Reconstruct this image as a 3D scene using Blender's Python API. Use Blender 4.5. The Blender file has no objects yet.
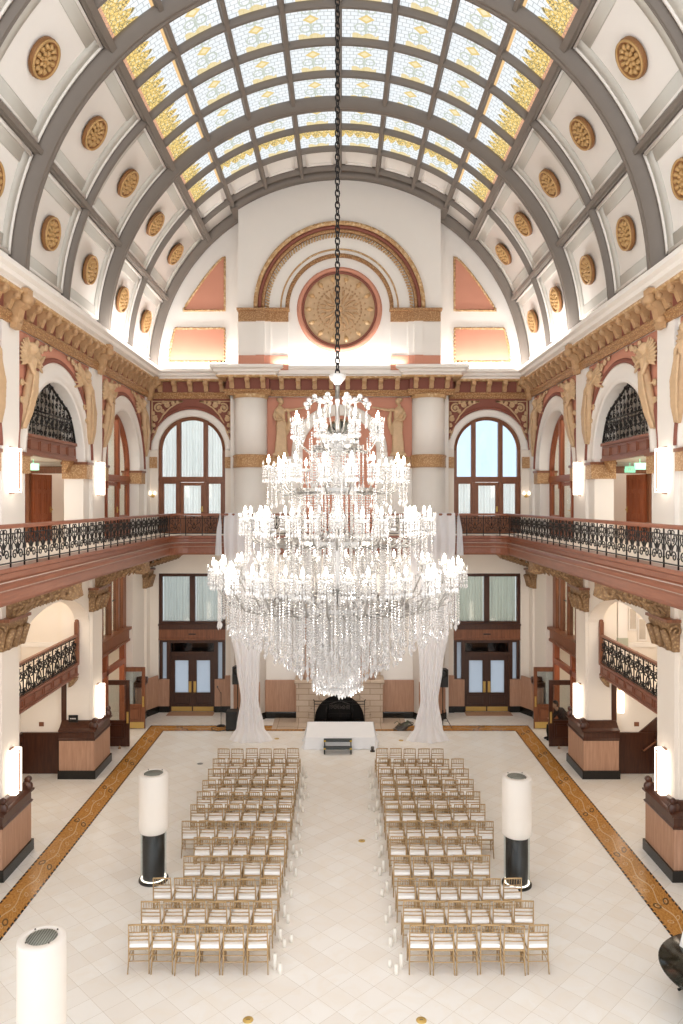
import bpy, bmesh, math, random
from mathutils import Vector, Matrix, noise
from math import pi, sin, cos, sqrt, radians as RAD
random.seed(7)
C = bpy.context.scene.collection
S = bpy.context.scene

# ------------------------------------------------------------------ camera
cd = bpy.data.cameras.new('camera'); cam = bpy.data.objects.new('camera', cd); C.objects.link(cam)
cam.location = (0.08, 0, 8.7); cam.rotation_euler = (pi/2, 0, 0)
cd.sensor_fit = 'AUTO'; cd.sensor_width = 36; cd.lens = 740/1024*36; cd.shift_y = -10/1024
cd.clip_start = 0.1; cd.clip_end = 300
S.camera = cam
# ------------------------------------------------------------------ world, light, exposure
w = bpy.data.worlds.new('world'); S.world = w; w.use_nodes = True
bg = w.node_tree.nodes['Background']; bg.inputs[0].default_value = (0.98, 0.985, 1.0, 1); bg.inputs[1].default_value = 1.4
S.view_settings.view_transform = 'Standard'; S.view_settings.look = 'None'; S.view_settings.gamma = 1
S.view_settings.use_curve_mapping = False
S.view_settings.exposure = 0.62
cy = S.cycles
cy.use_denoising = True
cy.max_bounces = 8; cy.diffuse_bounces = 4; cy.glossy_bounces = 3; cy.transmission_bounces = 6; cy.transparent_max_bounces = 24
cy.sample_clamp_indirect = 4.0; cy.caustics_reflective = False; cy.caustics_refractive = False

def light_area(name, loc, rot, sx, sy, power, col=(1, 1, 1), spread=180):
    l = bpy.data.lights.new(name, 'AREA'); l.shape = 'RECTANGLE'; l.size = sx; l.size_y = sy
    l.energy = power; l.color = col; l.spread = RAD(spread)
    o = bpy.data.objects.new(name, l); C.objects.link(o); o.location = loc; o.rotation_euler = rot
    return o
W = 7.85            # half width of the hall, at the pier faces
XO = 10.2           # outer wall of the aisles
YB = 30.65          # back wall
ZC = 14.0; RV = 7.8 # springing and radius of the barrel vault
FZ = 7.4            # gallery floor
PIER = [11.43, 17.74, 24.05]
# cove lamps hidden on the cornice ledge
COVE_BACK = 85; COVE_SIDE = 150; AISLE = 26
for sx in (-1, 1):
    light_area('cove_lamp', (sx*5.9, 30.05, 14.15), (RAD(180-25), 0, 0), 3.0, 0.12, COVE_BACK*0.55, (1, .96, .92))
    light_area('cove_lamp', (sx*6.95, 26.6, 14.15), (0, RAD(180-sx*-30), 0), 0.12, 6.5, COVE_SIDE*0.55, (1, .96, .92))
    # unseen area lights added near the aisle ceilings, under the gallery and above it
    light_area('aisle_fill', (sx*9.2, 20.9, 6.6), (0, 0, 0), 1.0, 3.0, AISLE*1.6, (1, .86, .70))
    light_area('aisle_fill', (sx*9.2, 20.9, 3.0), (0, 0, 0), 0.8, 3.0, AISLE*.9, (1, .84, .66))
    light_area('aisle_fill', (sx*9.2, 27.3, 6.6), (0, 0, 0), 1.0, 3.0, AISLE*2.0, (1, .86, .70))
    light_area('aisle_fill', (sx*9.2, 27.3, 2.9), (0, 0, 0), 0.8, 3.0, AISLE*1.0, (1, .86, .70))
    light_area('gallery_fill', (sx*9.3, 20.9, 9.9), (0, 0, 0), 1.0, 3.0, AISLE*1.0, (1, .90, .78))
    light_area('gallery_fill', (sx*9.3, 27.2, 12.3), (0, 0, 0), 1.0, 3.0, AISLE*2.5, (1, .90, .78))
light_area('cove_lamp', (0, 29.15, 14.15), (RAD(180-12), 0, 0), 5.2, 0.12, COVE_BACK*.5, (1, .96, .92))
# unseen area light added under the gallery soffit by the hearth wall
light_area('soffit_fill', (0, 28.4, 6.55), (0, 0, 0), 9.0, 0.5, 90, (1, .93, .85))

# ------------------------------------------------------------------ materials
def lin(h):
    if isinstance(h, tuple): return h
    h = h.lstrip('#'); v = [int(h[i:i+2], 16)/255 for i in (0, 2, 4)]
    return tuple(((c+.055)/1.055)**2.4 if c > .04045 else c/12.92 for c in v)
def new_mat(name):
    m = bpy.data.materials.new(name); m.use_nodes = True
    return m, m.node_tree, m.node_tree.nodes['Principled BSDF']
class NT:
    "small helper that chains shader nodes"
    def __init__(s, nt): s.nt = nt
    def node(s, t, **kw):
        n = s.nt.nodes.new(t)
        for k, v in kw.items():
            setattr(n, k, v)
        return n
    def put(s, sock, v):
        if hasattr(v, 'is_linked') or hasattr(v, 'links'): s.nt.links.new(v, sock)
        elif isinstance(v, tuple) and len(v) == 3 and sock.type == 'RGBA': sock.default_value = (*v, 1)
        else: sock.default_value = v
    def m(s, op, a, b=0.0, c=None):
        n = s.node('ShaderNodeMath', operation=op); s.put(n.inputs[0], a); s.put(n.inputs[1], b)
        if c is not None: s.put(n.inputs[2], c)
        return n.outputs[0]
    def mix(s, f, a, b):
        n = s.node('ShaderNodeMix', data_type='RGBA'); s.put(n.inputs[0], f); s.put(n.inputs[6], a); s.put(n.inputs[7], b)
        return n.outputs[2]
    def coords(s, kind='Object'):
        return s.node('ShaderNodeTexCoord').outputs[kind]
    def mapping(s, vec, scale=(1, 1, 1), rot=(0, 0, 0), loc=(0, 0, 0)):
        n = s.node('ShaderNodeMapping'); s.put(n.inputs[0], vec); n.inputs[1].default_value = loc
        n.inputs[2].default_value = rot; n.inputs[3].default_value = scale
        return n.outputs[0]
    def noise(s, vec, scale, detail=3, rough=.5, dist=0.0):
        n = s.node('ShaderNodeTexNoise'); s.put(n.inputs['Vector'], vec); n.inputs['Scale'].default_value = scale
        n.inputs['Detail'].default_value = detail; n.inputs['Roughness'].default_value = rough; n.inputs['Distortion'].default_value = dist
        return n.outputs[0]
    def ramp(s, f, stops):
        n = s.node('ShaderNodeValToRGB'); s.put(n.inputs[0], f); e = n.color_ramp.elements
        while len(e) < len(stops): e.new(.5)
        for i, (p, c) in enumerate(stops): e[i].position = p; e[i].color = (*c, 1) if len(c) == 3 else c
        return n.outputs[0]
    def bump(s, h, strength, dist=.02):
        n = s.node('ShaderNodeBump'); s.put(n.inputs['Height'], h); n.inputs['Strength'].default_value = strength; n.inputs['Distance'].default_value = dist
        return n.outputs[0]
    def xyz(s, v):
        n = s.node('ShaderNodeSeparateXYZ'); s.put(n.inputs[0], v); return n.outputs
M = {}
def plain(name, col, rough=.6, metal=0.0, var=.06, scale=2.0, bump=0.0, bscale=40, spec=.5):
    m, nt, p = new_mat(name); t = NT(nt); c = lin(col)
    co = t.coords('Object')
    f = t.noise(co, scale, 4)
    d = tuple(max(0, x*(1-var)) for x in c)
    t.put(p.inputs['Base Color'], t.mix(f, c, d))
    p.inputs['Roughness'].default_value = rough; p.inputs['Metallic'].default_value = metal
    p.inputs['Specular IOR Level'].default_value = spec
    if bump: t.put(p.inputs['Normal'], t.bump(t.noise(co, bscale, 3), bump, .01))
    M[name] = m; return m
plain('white_plaster', '#f3eee8', .7, var=.03)
plain('cream_plaster', '#f2e9de', .7, var=.03)
plain('coffer_plaster', '#efeae4', .75, var=.03)
plain('coffer_band', '#cfccc4', .75, var=.04)
plain('rib_paint', '#7d746c', .55, var=.1, scale=5)
plain('terracotta', '#d2937b', .75, var=.08)
plain('rust', '#8e5546', .7, var=.1)
plain('black_iron', '#171413', .4, .3, var=.2)
plain('black_stone', '#12110f', .25, var=.3, scale=8)
plain('dark_panel', '#0e0c0b', .35)
plain('black_plastic', '#161617', .45, var=.2, scale=20)
plain('brass', '#d6b468', .35, .35, var=.1)
plain('steel', '#a9a6a2', .3, .9, var=.08)
plain('dark_steel', '#6b6662', .35, .8, var=.1)
plain('chair_gold', '#b4956a', .4, .0, var=.12, scale=9)
plain('cushion', '#f6f4f2', .85, var=.03, bump=.05, bscale=120)
plain('wax', '#e8e3da', .8, var=.02, spec=.2)
plain('wick', '#2b2622', .9)
plain('stage_cloth', '#f4f5f8', .85, var=.03, bump=.05, bscale=60)
plain('step_carpet', '#4a5052', .9, var=.25, scale=60, bump=.2, bscale=150)
plain('yellow', '#d9b53a', .5)
plain('hearth_dark', '#15110f', .8, var=.4, scale=6)
plain('overmantel', '#a98a76', .7, var=.25, scale=4, bump=.3, bscale=12)
plain('skin', '#c99a7c', .55, var=.08)
plain('hair', '#1c1613', .6)
plain('jacket', '#15181a', .8, var=.3, scale=30)
plain('trousers', '#101113', .8)
plain('leaf', '#5d6650', .6, var=.4, scale=20)
plain('sage_paint', '#b9bba9', .7)
plain('picture_art', '#d8cdbf', .7, var=.35, scale=3)
plain('vent_metal', '#a3a69c', .5, .1)

def wood(name, c1, c2, rough=.35, scale=3.0, stretch=(1, 1, .08)):
    m, nt, p = new_mat(name); t = NT(nt)
    v = t.mapping(t.coords('Object'), stretch)
    n = t.noise(v, scale*6, 5, .6, .6)
    t.put(p.inputs['Base Color'], t.ramp(n, [(.3, lin(c1)), (.7, lin(c2))]))
    p.inputs['Roughness'].default_value = rough
    t.put(p.inputs['Normal'], t.bump(n, .08, .01))
    M[name] = m
wood('mahogany', '#71452f', '#935f42', .34)
wood('mahogany_dark', '#3b1f17', '#52301f', .3)
wood('mahogany_side', '#8a4a30', '#a9623f', .35)
wood('fascia_wood', '#7a4935', '#945e47', .35, stretch=(1, .08, 1))
wood('door_wood', '#3a231a', '#4d3124', .35)
wood('oak_panel', '#a67d65', '#bd967c', .42)

def gilt(name, hi, lo, scale=9.0, metal=.0, bump=.6):
    m, nt, p = new_mat(name); t = NT(nt); co = t.coords('Object')
    vo = t.node('ShaderNodeTexVoronoi', feature='F1'); t.put(vo.inputs['Vector'], co); vo.inputs['Scale'].default_value = scale
    n = t.noise(co, scale*2.2, 4, .6, 1.2)
    h = t.m('ADD', t.m('MULTIPLY', vo.outputs['Distance'], -.9), n)
    t.put(p.inputs['Base Color'], t.ramp(h, [(.0, lin(lo)), (.45, lin(hi)), (.8, tuple(min(1, x*1.2) for x in lin(hi)))]))
    p.inputs['Roughness'].default_value = .5; p.inputs['Metallic'].default_value = metal
    t.put(p.inputs['Normal'], t.bump(h, bump, .03))
    M[name] = m
gilt('gilt', '#d9b585', '#a1754c', 20, 0, .4)
gilt('gilt_fine', '#e0c096', '#b08559', 22, 0, .4)
plain('fillet_paint', '#b09c90', .6)
gilt('gilt_light', '#e3c9a0', '#c59d6e', 6, 0, .35)
gilt('gilt_bronze', '#bd9b70', '#8a6a4a', 14, 0, .25)
plain('gilt_bracket', '#cfa67a', .5, 0, var=.35, scale=9, bump=.25, bscale=25)
plain('gilt_plain', '#dcba92', .5, 0, var=.3, scale=7, bump=.25, bscale=22)
plain('rosette_light', '#d2a86e', .45, .1, var=.3, scale=16, bump=.3, bscale=40)
plain('rosette_dark', '#9c6c3e', .5, .1, var=.35, scale=20, bump=.5, bscale=40)

# marble floor laid on the diagonal
m, nt, p = new_mat('marble_floor'); t = NT(nt); co = t.coords('Object')
v = t.mapping(co, (1, 1, 1), (0, 0, pi/4))
br = t.node('ShaderNodeTexBrick', offset=0.0, squash=1.0); t.put(br.inputs['Vector'], v)
br.inputs['Scale'].default_value = 1; br.inputs['Brick Width'].default_value = .47; br.inputs['Row Height'].default_value = .47
br.inputs['Mortar Size'].default_value = .0035; br.inputs['Mortar Smooth'].default_value = .3; br.inputs['Bias'].default_value = -.25
br.inputs['Color1'].default_value = (*lin('#eeebe6'), 1); br.inputs['Color2'].default_value = (*lin('#e6e0d8'), 1); br.inputs['Mortar'].default_value = (*lin('#c3b9aa'), 1)
n1 = t.noise(co, 1.3, 6, .62, 1.5)
col = t.mix(t.m('MULTIPLY', t.ramp(n1, [(.45, (0, 0, 0)), (.62, (1, 1, 1))]), .35), br.outputs['Color'], lin('#e6dccd'))
t.put(p.inputs['Base Color'], col); p.inputs['Roughness'].default_value = .3; p.inputs['Specular IOR Level'].default_value = .4
M['marble_floor'] = m

# mosaic border: u along (metres), v across (0..1)
m, nt, p = new_mat('mosaic'); t = NT(nt); x, y, _ = t.xyz(t.coords('UV'))
n = t.noise(t.coords('UV'), 14, 4, .7)
base = t.ramp(n, [(.3, lin('#8f5c25')), (.55, lin('#bd8742')), (.75, lin('#cf9c58'))])
vv = t.m('ABSOLUTE', t.m('SUBTRACT', y, .5))
chk = t.m('GREATER_THAN', t.m('SINE', t.m('MULTIPLY', x, 38)), -.55)
edge = t.m('MULTIPLY', t.m('GREATER_THAN', vv, .425), chk)
vine = t.m('LESS_THAN', t.m('ABSOLUTE', t.m('SUBTRACT', y, t.m('ADD', .5, t.m('MULTIPLY', t.m('SINE', t.m('MULTIPLY', x, 5.2)), .09)))), .022)
cu = t.m('SUBTRACT', t.m('FRACT', t.m('MULTIPLY', x, 1.6)), .5)
rr = t.m('SQRT', t.m('ADD', t.m('POWER', t.m('MULTIPLY', cu, .95), 2), t.m('POWER', t.m('SUBTRACT', vv, .16), 2)))
curl = t.m('LESS_THAN', t.m('ABSOLUTE', t.m('SUBTRACT', rr, .085)), .014)
pale = t.m('MAXIMUM', vine, curl)
c2 = t.mix(t.m('MULTIPLY', pale, .6), base, lin('#d9c49a'))
du = t.m('SUBTRACT', t.m('FRACT', t.m('MULTIPLY', x, .42)), .5)
ring = t.m('SQRT', t.m('ADD', t.m('POWER', t.m('MULTIPLY', du, 2.6), 2), t.m('POWER', t.m('SUBTRACT', vv, .2), 2)))
dk = t.m('LESS_THAN', t.m('ABSOLUTE', t.m('SUBTRACT', ring, .1)), .028)
c3 = t.mix(t.m('MULTIPLY', dk, .8), c2, lin('#3a3022'))
t.put(p.inputs['Base Color'], t.mix(edge, c3, lin('#221a14'))); p.inputs['Roughness'].default_value = .22
M['mosaic'] = m

# leaded glass of the skylight, lit from the sky above: one pattern per pane (UV 0..1)
SKY = 0.74
def stained(name, kind):
    m, nt, p = new_mat(name); t = NT(nt); uv = t.coords('UV'); u, v, _ = t.xyz(uv)
    br = t.node('ShaderNodeTexBrick', offset=.5); t.put(br.inputs['Vector'], uv); br.inputs['Scale'].default_value = 1
    br.inputs['Brick Width'].default_value = .15; br.inputs['Row Height'].default_value = .11; br.inputs['Mortar Size'].default_value = .008
    br.inputs['Color1'].default_value = (.90, .93, .95, 1); br.inputs['Color2'].default_value = (.84, .89, .92, 1); br.inputs['Mortar'].default_value = (.52, .55, .56, 1)
    col = br.outputs['Color']
    vo = t.node('ShaderNodeTexVoronoi', feature='DISTANCE_TO_EDGE'); t.put(vo.inputs['Vector'], uv); vo.inputs['Scale'].default_value = 13
    lead = t.m('LESS_THAN', vo.outputs['Distance'], .045)
    du = t.m('ABSOLUTE', t.m('SUBTRACT', u, .5))
    def blob(cu, cv, ru, rv):
        return t.m('LESS_THAN', t.m('ADD', t.m('DIVIDE', t.m('ABSOLUTE', t.m('SUBTRACT', u, cu)), ru), t.m('DIVIDE', t.m('ABSOLUTE', t.m('SUBTRACT', v, cv)), rv)), 1.0)
    if kind in ('white', 'border'):
        r1 = t.m('SQRT', t.m('ADD', t.m('POWER', t.m('SUBTRACT', du, .12), 2), t.m('POWER', t.m('SUBTRACT', v, .32), 2)))
        loop = t.m('LESS_THAN', t.m('ABSOLUTE', t.m('SUBTRACT', r1, .11)), .018)
        r2 = t.m('SQRT', t.m('ADD', t.m('POWER', t.m('SUBTRACT', du, .09), 2), t.m('POWER', t.m('SUBTRACT', v, .82), 2)))
        loop = t.m('MAXIMUM', loop, t.m('LESS_THAN', t.m('ABSOLUTE', t.m('SUBTRACT', r2, .08)), .016))
        stem = t.m('LESS_THAN', du, .018)
        col = t.mix(t.m('MULTIPLY', t.m('MAXIMUM', loop, stem), .75), col, (.50, .56, .45))
        d = blob(.5, .58, .17, .13); col = t.mix(d, col, (.80, .62, .26))
        col = t.mix(blob(.5, .58, .09, .07), col, (.93, .80, .50))
        wave = t.m('LESS_THAN', v, t.m('ADD', .07, t.m('MULTIPLY', t.m('ABSOLUTE', t.m('SINE', t.m('MULTIPLY', u, 11))), .09)))
        wave = t.m('MULTIPLY', wave, t.m('MULTIPLY', t.m('GREATER_THAN', u, .22), t.m('LESS_THAN', u, .78)))
        col = t.mix(t.m('MULTIPLY', wave, .8), col, (.84, .66, .28))
    if kind in ('side', 'border'):
        a = u if kind == 'side' else t.m('SUBTRACT', 1.0, v)
        b = v if kind == 'side' else u
        tooth = t.m('ADD', t.m('MULTIPLY', t.m('ABSOLUTE', t.m('SINE', t.m('MULTIPLY', b, 14))), .24), .42)
        if kind == 'border': tooth = t.m('MULTIPLY', tooth, .85)
        yel = t.m('LESS_THAN', a, tooth)
        n = t.noise(uv, 17, 2, .6)
        yc = t.ramp(n, [(.36, (.42, .42, .24)), (.44, (.88, .56, .14)), (.56, (.98, .74, .26)), (.66, (.95, .86, .60)), (.75, (.75, .78, .64))])
        yc = t.mix(lead, yc, (.25, .22, .12))
        col = t.mix(yel, col, yc)
        col = t.mix(t.m('LESS_THAN', a, .11), col, t.mix(lead, (.80, .42, .26), (.4, .28, .2)))
        if kind == 'side': col = t.mix(t.m('GREATER_THAN', a, .94), col, (.88, .58, .28))
    e = t.node('ShaderNodeEmission'); t.put(e.inputs[0], col); e.inputs[1].default_value = SKY
    gl = t.node('ShaderNodeBsdfGlossy'); gl.inputs['Roughness'].default_value = .1
    mx = t.node('ShaderNodeMixShader'); mx.inputs[0].default_value = .05
    nt.links.new(e.outputs[0], mx.inputs[1]); nt.links.new(gl.outputs[0], mx.inputs[2])
    nt.links.new(mx.outputs[0], nt.nodes['Material Output'].inputs[0]); M[name] = m
for k in ('white', 'side', 'border'): stained('stained_'+k, k)

def emit(name, col, strength, mixbase=None):
    m, nt, p = new_mat(name); p.inputs['Base Color'].default_value = (*lin(col), 1)
    p.inputs['Emission Color'].default_value = (*lin(col), 1); p.inputs['Emission Strength'].default_value = strength
    M[name] = m
emit('bulb_glow', '#fff2dc', 34)
emit('sconce_glow', '#fff1df', 2.2)
emit('exit_green', '#8fd8b4', .7)
emit('shade_glow', '#fff4e6', 0.55)
emit('base_glow', '#fff1dd', 2)

def glassy(name, tint, trans=.85, rough=.05):
    "thin pane: mostly see-through, partly mirror"
    m, nt, p = new_mat(name); t = NT(nt)
    tr = t.node('ShaderNodeBsdfTransparent'); tr.inputs[0].default_value = (*lin(tint), 1)
    gl = t.node('ShaderNodeBsdfGlossy'); gl.inputs['Roughness'].default_value = rough
    mx = t.node('ShaderNodeMixShader'); mx.inputs[0].default_value = 1-trans
    nt.links.new(tr.outputs[0], mx.inputs[1]); nt.links.new(gl.outputs[0], mx.inputs[2])
    nt.links.new(mx.outputs[0], nt.nodes['Material Output'].inputs[0]); M[name] = m
glassy('clear_glass', '#eef4f6', .94)
glassy('dark_glass', '#1c1e22', .90)
def translucent(name, col, f=.6, trans=0.0, bump=0):
    m, nt, p = new_mat(name); t = NT(nt); c = lin(col)
    a = t.node('ShaderNodeBsdfDiffuse'); a.inputs[0].default_value = (*c, 1)
    b = t.node('ShaderNodeBsdfTranslucent'); b.inputs[0].default_value = (*c, 1)
    mx = t.node('ShaderNodeMixShader'); mx.inputs[0].default_value = f
    nt.links.new(a.outputs[0], mx.inputs[1]); nt.links.new(b.outputs[0], mx.inputs[2]); out = mx.outputs[0]
    if trans:
        tr = t.node('ShaderNodeBsdfTransparent'); m2 = t.node('ShaderNodeMixShader'); m2.inputs[0].default_value = trans
        nt.links.new(out, m2.inputs[1]); nt.links.new(tr.outputs[0], m2.inputs[2]); out = m2.outputs[0]
    nt.links.new(out, nt.nodes['Material Output'].inputs[0]); M[name] = m
translucent('curtain_cloth', '#f3f0ea', .55)
translucent('green_curtain', '#cdcbbb', .35)
translucent('grey_curtain', '#d2d2cc', .4)
translucent('frosted_glass', '#c6ced6', .7)
translucent('sheer_drape', '#fcfcff', .4, .05)
translucent('paper_shade', '#f8f4ef', .5)
# crystal: part mirror, part see-through, part bright cut faces
m, nt, p = new_mat('crystal'); t = NT(nt)
d = t.node('ShaderNodeBsdfTranslucent'); d.inputs[0].default_value = (.96, .95, .95, 1)
d0 = t.node('ShaderNodeBsdfDiffuse'); d0.inputs[0].default_value = (.95, .94, .94, 1)
g = t.node('ShaderNodeBsdfGlossy'); g.inputs['Roughness'].default_value = .08
tr = t.node('ShaderNodeBsdfTransparent')
def mixs(a, b, f):
    n = t.node('ShaderNodeMixShader'); n.inputs[0].default_value = f
    nt.links.new(a, n.inputs[1]); nt.links.new(b, n.inputs[2]); return n.outputs[0]
o = mixs(mixs(mixs(d.outputs[0], d0.outputs[0], .5), g.outputs[0], .35), tr.outputs[0], .22)
nt.links.new(o, nt.nodes['Material Output'].inputs[0]); M['crystal'] = m
# rough-cut limestone blocks of the hearth
m, nt, p = new_mat('limestone'); t = NT(nt); co = t.coords('Object')
v = t.mapping(co, (1, 1, 1), (pi/2, 0, 0))
br = t.node('ShaderNodeTexBrick', offset=.5); t.put(br.inputs['Vector'], v); br.inputs['Scale'].default_value = 1
br.inputs['Brick Width'].default_value = .8; br.inputs['Row Height'].default_value = .23; br.inputs['Mortar Size'].default_value = .012
br.inputs['Color1'].default_value = (*lin('#cfbdac'), 1); br.inputs['Color2'].default_value = (*lin('#bda996'), 1); br.inputs['Mortar'].default_value = (*lin('#8d7a66'), 1)
n = t.noise(co, 7, 5, .65)
t.put(p.inputs['Base Color'], t.mix(t.m('MULTIPLY', n, .5), br.outputs['Color'], lin('#a8927a'))); p.inputs['Roughness'].default_value = .9
t.put(p.inputs['Normal'], t.bump(n, .5, .03)); M['limestone'] = m
# polished dark granite
m, nt, p = new_mat('granite'); t = NT(nt); co = t.coords('Object')
n = t.noise(co, 26, 6, .75); t.put(p.inputs['Base Color'], t.ramp(n, [(.45, lin('#14150f')), (.6, lin('#2c2f26')), (.72, lin('#7d8073'))]))
p.inputs['Roughness'].default_value = .12; M['granite'] = m

# ------------------------------------------------------------------ mesh helpers
class MB:
    def __init__(s): s.v = []; s.f = []; s.sm = []; s.uv = {}
    def add(s, vs, fs, smooth=False):
        b = len(s.v); s.v += [tuple(x) for x in vs]
        for f in fs: s.f.append(tuple(b+i for i in f)); s.sm.append(smooth)
        return b
    def box(s, x0, x1, y0, y1, z0, z1):
        s.add([(x, y, z) for z in (z0, z1) for y in (y0, y1) for x in (x0, x1)],
              [(0, 1, 3, 2), (4, 6, 7, 5), (0, 4, 5, 1), (2, 3, 7, 6), (0, 2, 6, 4), (1, 5, 7, 3)]); return s
    def bbox(s, x0, x1, y0, y1, z0, z1, b=.01):
        "box with chamfered vertical and horizontal edges"
        bm = bmesh.new(); bmesh.ops.create_cube(bm, size=1)
        for q in bm.verts: q.co = Vector(((x0+x1)/2+q.co.x*(x1-x0), (y0+y1)/2+q.co.y*(y1-y0), (z0+z1)/2+q.co.z*(z1-z0)))
        bmesh.ops.bevel(bm, geom=list(bm.edges), offset=b, segments=2, affect='EDGES', profile=.5)
        bm.verts.index_update(); s.add([q.co[:] for q in bm.verts], [[q.index for q in f.verts] for f in bm.faces]); bm.free(); return s
    def prism(s, poly, fn, d0, d1, smooth=False):
        "poly: 2-D outline, fn(a, b, d) -> point; solid between depths d0 and d1"
        n = len(poly); vs = [fn(a, b, d0) for a, b in poly]+[fn(a, b, d1) for a, b in poly]
        fs = [tuple(range(n))[::-1], tuple(range(n, 2*n))]+[(i, (i+1) % n, n+(i+1) % n, n+i) for i in range(n)]
        s.add(vs, fs, smooth); return s
    def tube(s, pts, r, n=6, closed=False, smooth=True, flat=None):
        pts = [Vector(q) for q in pts]; k = len(pts)
        rs = r if isinstance(r, (list, tuple)) else [r]*k
        vs = []; up = None
        for i in range(k):
            a = pts[(i-1) % k] if (closed or i > 0) else pts[i]; b = pts[(i+1) % k] if (closed or i < k-1) else pts[i]
            d = (b-a)
            d = d.normalized() if d.length > 1e-9 else Vector((0, 0, 1))
            if up is None:
                up = Vector((0, 0, 1)) if abs(d.z) < .9 else Vector((1, 0, 0))
            x = up.cross(d)
            if x.length < 1e-6: x = d.orthogonal()
            x.normalize(); yv = d.cross(x); up = yv
            for j in range(n):
                t = 2*pi*j/n; vs.append(pts[i]+x*cos(t)*rs[i]+yv*sin(t)*rs[i])
        fs = [((i % k)*n+j, (i % k)*n+(j+1) % n, ((i+1) % k)*n+(j+1) % n, ((i+1) % k)*n+j) for i in range(k if closed else k-1) for j in range(n)]
        if not closed: fs += [tuple(range(n))[::-1], tuple((k-1)*n+j for j in range(n))]
        s.add(vs, fs, smooth); return s
    def lathe(s, prof, c=(0, 0, 0), n=16, axis='z', smooth=True, cap=True, a0=0, a1=2*pi):
        full = abs(a1-a0-2*pi) < 1e-6; m = n if full else n+1; vs = []
        for r, h in prof:
            for j in range(m):
                t = a0+(a1-a0)*j/n; p = (r*cos(t), r*sin(t), h)
                if axis == 'y': p = (p[0], h, p[1])
                if axis == 'x': p = (h, p[0], p[1])
                vs.append((c[0]+p[0], c[1]+p[1], c[2]+p[2]))
        k = len(prof); fs = [(i*m+j, i*m+(j+1) % m, (i+1)*m+(j+1) % m, (i+1)*m+j) for i in range(k-1) for j in range(n)]
        if cap and full: fs += [tuple(range(m))[::-1], tuple((k-1)*m+j for j in range(m))]
        s.add(vs, fs, smooth); return s
    def arc(s, prof, a0, a1, n, fn, closed=True, smooth=True):
        "prof: list of (a, r) swept by angle; fn(angle, a, r) -> point"
        k = len(prof); vs = [fn(a0+(a1-a0)*i/n, a, r) for i in range(n+1) for a, r in prof]
        rng = range(k) if closed else range(k-1)
        fs = [(i*k+j, i*k+(j+1) % k, (i+1)*k+(j+1) % k, (i+1)*k+j) for i in range(n) for j in rng]
        if closed: fs += [tuple(range(k)), tuple(n*k+j for j in range(k))[::-1]]
        s.add(vs, fs, smooth); return s
    def sweep(s, prof, path, closed=True, side=1):
        "mitred moulding: prof of (offset, z) along a plan polyline; the offset goes to the left of travel * side"
        P = [Vector((q[0], q[1])) for q in path]; k = len(prof); vs = []
        for i, q in enumerate(P):
            d0 = (q-P[i-1]).normalized() if i > 0 else (P[1]-q).normalized()
            d1 = (P[i+1]-q).normalized() if i < len(P)-1 else d0
            n0 = Vector((-d0.y, d0.x)); n1 = Vector((-d1.y, d1.x)); nn = (n0+n1)
            nn = nn/max(.2, (1+n0.dot(n1)))
            for o, z in prof: vs.append((q.x+nn.x*o*side, q.y+nn.y*o*side, z))
        rng = range(k) if closed else range(k-1)
        fs = [(i*k+j, i*k+(j+1) % k, (i+1)*k+(j+1) % k, (i+1)*k+j) for i in range(len(P)-1) for j in rng]
        if closed: fs += [tuple(range(k)), tuple((len(P)-1)*k+j for j in range(k))[::-1]]
        s.add(vs, fs); return s
    def ball(s, c, r, n=10, m=7):
        rx, ry, rz = r if isinstance(r, (tuple, list)) else (r, r, r); vs = [(c[0], c[1], c[2]-rz)]
        for i in range(1, m):
            t = -pi/2+pi*i/m
            for j in range(n):
                a = 2*pi*j/n; vs.append((c[0]+rx*cos(t)*cos(a), c[1]+ry*cos(t)*sin(a), c[2]+rz*sin(t)))
        vs.append((c[0], c[1], c[2]+rz)); L = len(vs)-1
        fs = [(0, 1+(j+1) % n, 1+j) for j in range(n)]+[(L, 1+(m-2)*n+j, 1+(m-2)*n+(j+1) % n) for j in range(n)]
        fs += [(1+i*n+j, 1+i*n+(j+1) % n, 1+(i+1)*n+(j+1) % n, 1+(i+1)*n+j) for i in range(m-2) for j in range(n)]
        s.add(vs, fs, True); return s
    def octa(s, c, r, h):
        x, y, z = c
        s.add([(x+r, y, z), (x, y+r, z), (x-r, y, z), (x, y-r, z), (x, y, z+h), (x, y, z-h)],
              [(0, 1, 4), (1, 2, 4), (2, 3, 4), (3, 0, 4), (1, 0, 5), (2, 1, 5), (3, 2, 5), (0, 3, 5)]); return s
    def map(s, fn): s.v = [tuple(fn(*q)) for q in s.v]; return s
    def merge(s, o, fn=None):
        s_b = s.add([fn(*q) if fn else q for q in o.v], o.f); n = len(o.f); s.sm[-n:] = o.sm; return s
    def build(s, name, mat, parent=None, local=True, recalc=True, uv=None):
        me = bpy.data.meshes.new(name); off = Vector((0, 0, 0))
        if parent is not None and not local:
            q = parent
            while q: off += q.location; q = q.parent
        me.from_pydata([Vector(q)-off for q in s.v], [], s.f)
        me.polygons.foreach_set('use_smooth', s.sm)
        if recalc:
            bm = bmesh.new(); bm.from_mesh(me); bmesh.ops.recalc_face_normals(bm, faces=bm.faces); bm.to_mesh(me); bm.free()
        if uv:
            l = me.uv_layers.new(name='UVMap')
            for i, lp in enumerate(me.loops): l.data[i].uv = uv[lp.vertex_index]
        me.materials.append(M[mat] if isinstance(mat, str) else mat)
        o = bpy.data.objects.new(name, me); C.objects.link(o)
        if parent: o.parent = parent
        return o
def tag(o, label=None, cat=None, group=None, kind=None):
    if label: o['label'] = label
    if cat: o['category'] = cat
    if group: o['group'] = group
    if kind: o['kind'] = kind
    return o
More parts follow.
